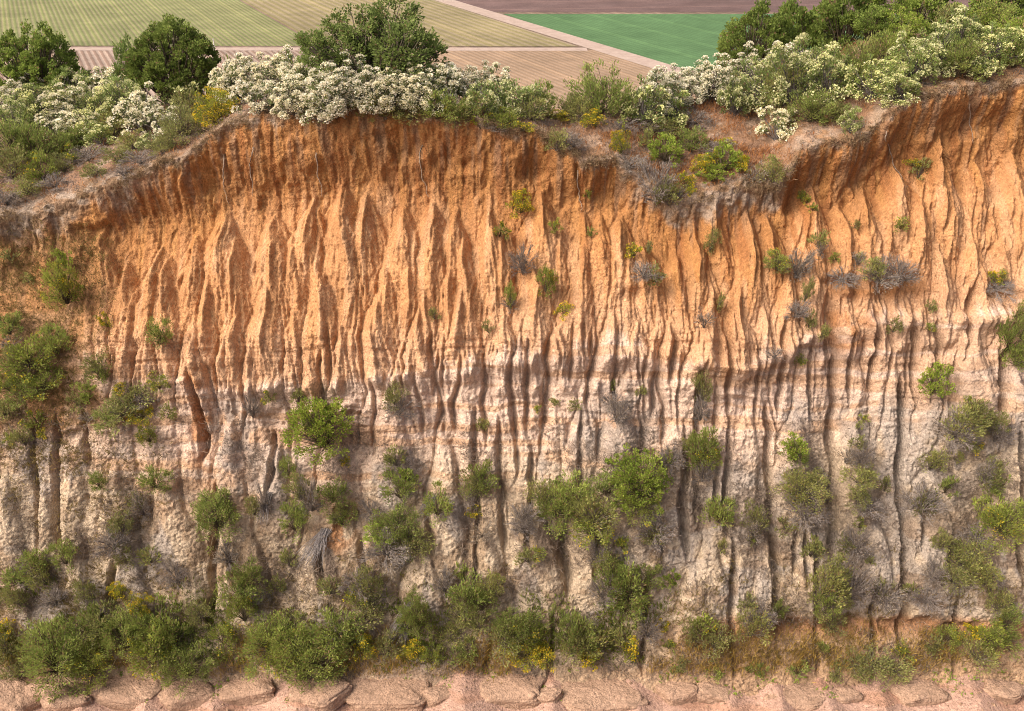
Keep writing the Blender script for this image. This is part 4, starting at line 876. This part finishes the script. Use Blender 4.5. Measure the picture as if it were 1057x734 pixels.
# ---------------------------------------------------------------- dead brushwood, hanging roots, a field post
def brushwood(x0, y0, x1, y1, wid, n, label, seed, out=.25):
    rng = np.random.RandomState(seed); a, _ = surf(x0, y0); b, _ = surf(x1, y1); segs = []
    a = a + NRM * .12; k = S
    for i in range(n):
        s_ = rng.uniform(-1, 1); e, _ = surf(x1 + s_ * wid / 2, y1 + rng.uniform(-8, 8)); e = e + NRM * rng.uniform(.05, out + .15)
        st = a + (rng.uniform(-.5, .5) * wid * .3 * k) * RIGHT + rng.normal(0, .06, 3)
        m1 = st + (e - st) * .35 + NRM * rng.uniform(.1, out) + rng.normal(0, .07, 3); m2 = st + (e - st) * .7 + NRM * rng.uniform(.1, out) + rng.normal(0, .08, 3)
        r0 = rng.uniform(.012, .024); segs.append((np.array([st, m1, m2, e]), [r0, r0 * .9, r0 * .7, r0 * .3]))
        if rng.rand() < .6: segs.append((np.array([m1, (m1 + m2) / 2 + rng.normal(0, .12, 3), m2 + rng.normal(0, .25, 3)]), [r0 * .7, r0 * .5, r0 * .2]))
    v, f = tubes(segs, 4); col = np.tile(lin(136, 128, 122), (len(v), 1)) * np.repeat(rng.uniform(.7, 1.25, len(v) // 4), 4)[:len(v), None]
    link('dead_brushwood', mesh_np('dead_brushwood', v, f, col.astype(np.float32)), M_WOOD, label=label, category='brushwood', group='dead brushwood on the lower slope')
brushwood(336, 546, 318, 580, 34, 60, 'fan of grey dead sticks hanging over the left hollow on the lower slope', 5)
brushwood(424, 622, 408, 664, 26, 50, 'drape of grey dead twigs left of the bright foot bush near centre', 6)
brushwood(421, 562, 412, 582, 20, 34, 'small grey twig bundle above the twig drape left of centre', 7)
brushwood(448, 512, 440, 532, 24, 36, 'dark twig tangle between two green bushes left of centre', 8)
brushwood(278, 508, 272, 536, 14, 26, 'thin bundle of grey stems on the pale buttress at left', 9)
brushwood(548, 520, 538, 540, 26, 34, 'grey twig bundle left of the olive bush near the centre', 10)
def root(pts, r0, label, seed):
    rng = np.random.RandomState(seed); P = []
    for i in range(len(pts) - 1):
        for t in np.linspace(0, 1, 8, endpoint=False):
            x = pts[i][0] + (pts[i + 1][0] - pts[i][0]) * t; y = pts[i][1] + (pts[i + 1][1] - pts[i][1]) * t
            P.append(surf(x + rng.normal(0, 1.6), y)[0] + NRM * .10)
    P = np.array(P); P[1:-1] = (P[:-2] + P[1:-1] + P[2:]) / 3
    v, f = tubes([(P, np.linspace(r0, r0 * .3, len(P)))], 5)
    link('hanging_root', mesh_np('hanging_root', v, f, np.tile(lin(150, 132, 114), (len(v), 1))), M_WOOD, label=label, category='root', group='bare roots hanging down the upper wall')
for i, (pts, lab) in enumerate([
    ([(913,136),(918,158),(926,178),(936,196)], 'long pale root hanging on the upper wall at far right'),
    ([(262,152),(258,176),(262,206)], 'pale root hanging below the left end of the white bushes'),
    ([(232,160),(231,190),(236,214)], 'leftmost pale root hanging on the upper orange wall'),
    ([(326,158),(330,186),(334,206)], 'pale root hanging on the wall below the brightest white bushes'),
    ([(434,150),(436,184),(442,206)], 'pale root hanging on the wall right of the airy tree'),
    ([(596,176),(598,204),(602,222)], 'pale root hanging left of the saddle'),
    ([(1000,108),(1001,130),(1006,150)], 'short pale root hanging on the wall near the right edge')]):
    root(pts, .045, lab, 20 + i)
pb = ground_at(222, 55); v, f = tubes([(np.array([pb, pb + np.array([0, 0, 1.2]), pb + np.array([0, 0, 2.6])]), [.11, .1, .09])], 8)
link('field_post', mesh_np('field_post', v, f, np.tile(lin(206, 200, 192), (len(v), 1))), M_WOOD, label='thin pale post standing beside the farm road at left', category='post')

edge = np.exp(-((YY - cr[None, :]) / 5.) ** 2) * inx * (.25 + sstep(.4, .6, nz(18, 60, 521)))
scatter('rim_grass', 'dry grass and rootlets fringing the crumbling cliff edge', edge, 2200, 8, .26, .03, (116, 98, 76), (170, 146, 110), .1, .7, 8)

# loose clods and pebbles lying on the sand and the bank
def clods():
    rng = np.random.RandomState(9); n = 900
    px_ = rng.uniform(-20, 1078, n); py_ = 694 + 50 * rng.beta(1.3, 1.6, n); V, F, Cc = [], [], []
    o8 = np.array([[1, 0, 0], [0, 1, 0], [-1, 0, 0], [0, -1, 0], [0, 0, 1], [0, 0, -1]], float)
    f8 = np.array([[0, 1, 4], [1, 2, 4], [2, 3, 4], [3, 0, 4], [1, 0, 5], [2, 1, 5], [3, 2, 5], [0, 3, 5]])
    for i in range(n):
        p, _ = surf(px_[i], py_[i]); r = .03 + .09 * rng.rand() ** 3
        v = o8 * rng.uniform(.7, 1.3, (6, 1)) * r * np.array([1.2, 1, .75]); a = rng.uniform(0, 6.28)
        v = np.stack([v[:, 0] * math.cos(a) - v[:, 1] * math.sin(a), v[:, 0] * math.sin(a) + v[:, 1] * math.cos(a), v[:, 2]], -1) + p + np.array([0, 0, r * .3])
        V.append(v); F.append(f8 + 6 * i); Cc.append(np.tile(lin(200, 164, 134) * rng.uniform(.3, .62), (6, 1)))
    link('loose_clods', mesh_np('loose_clods', np.concatenate(V), np.concatenate(F), np.concatenate(Cc).astype(np.float32), False), M_EARTH, kind='stuff', label='small loose clods and pebbles scattered along the cliff foot')
clods()
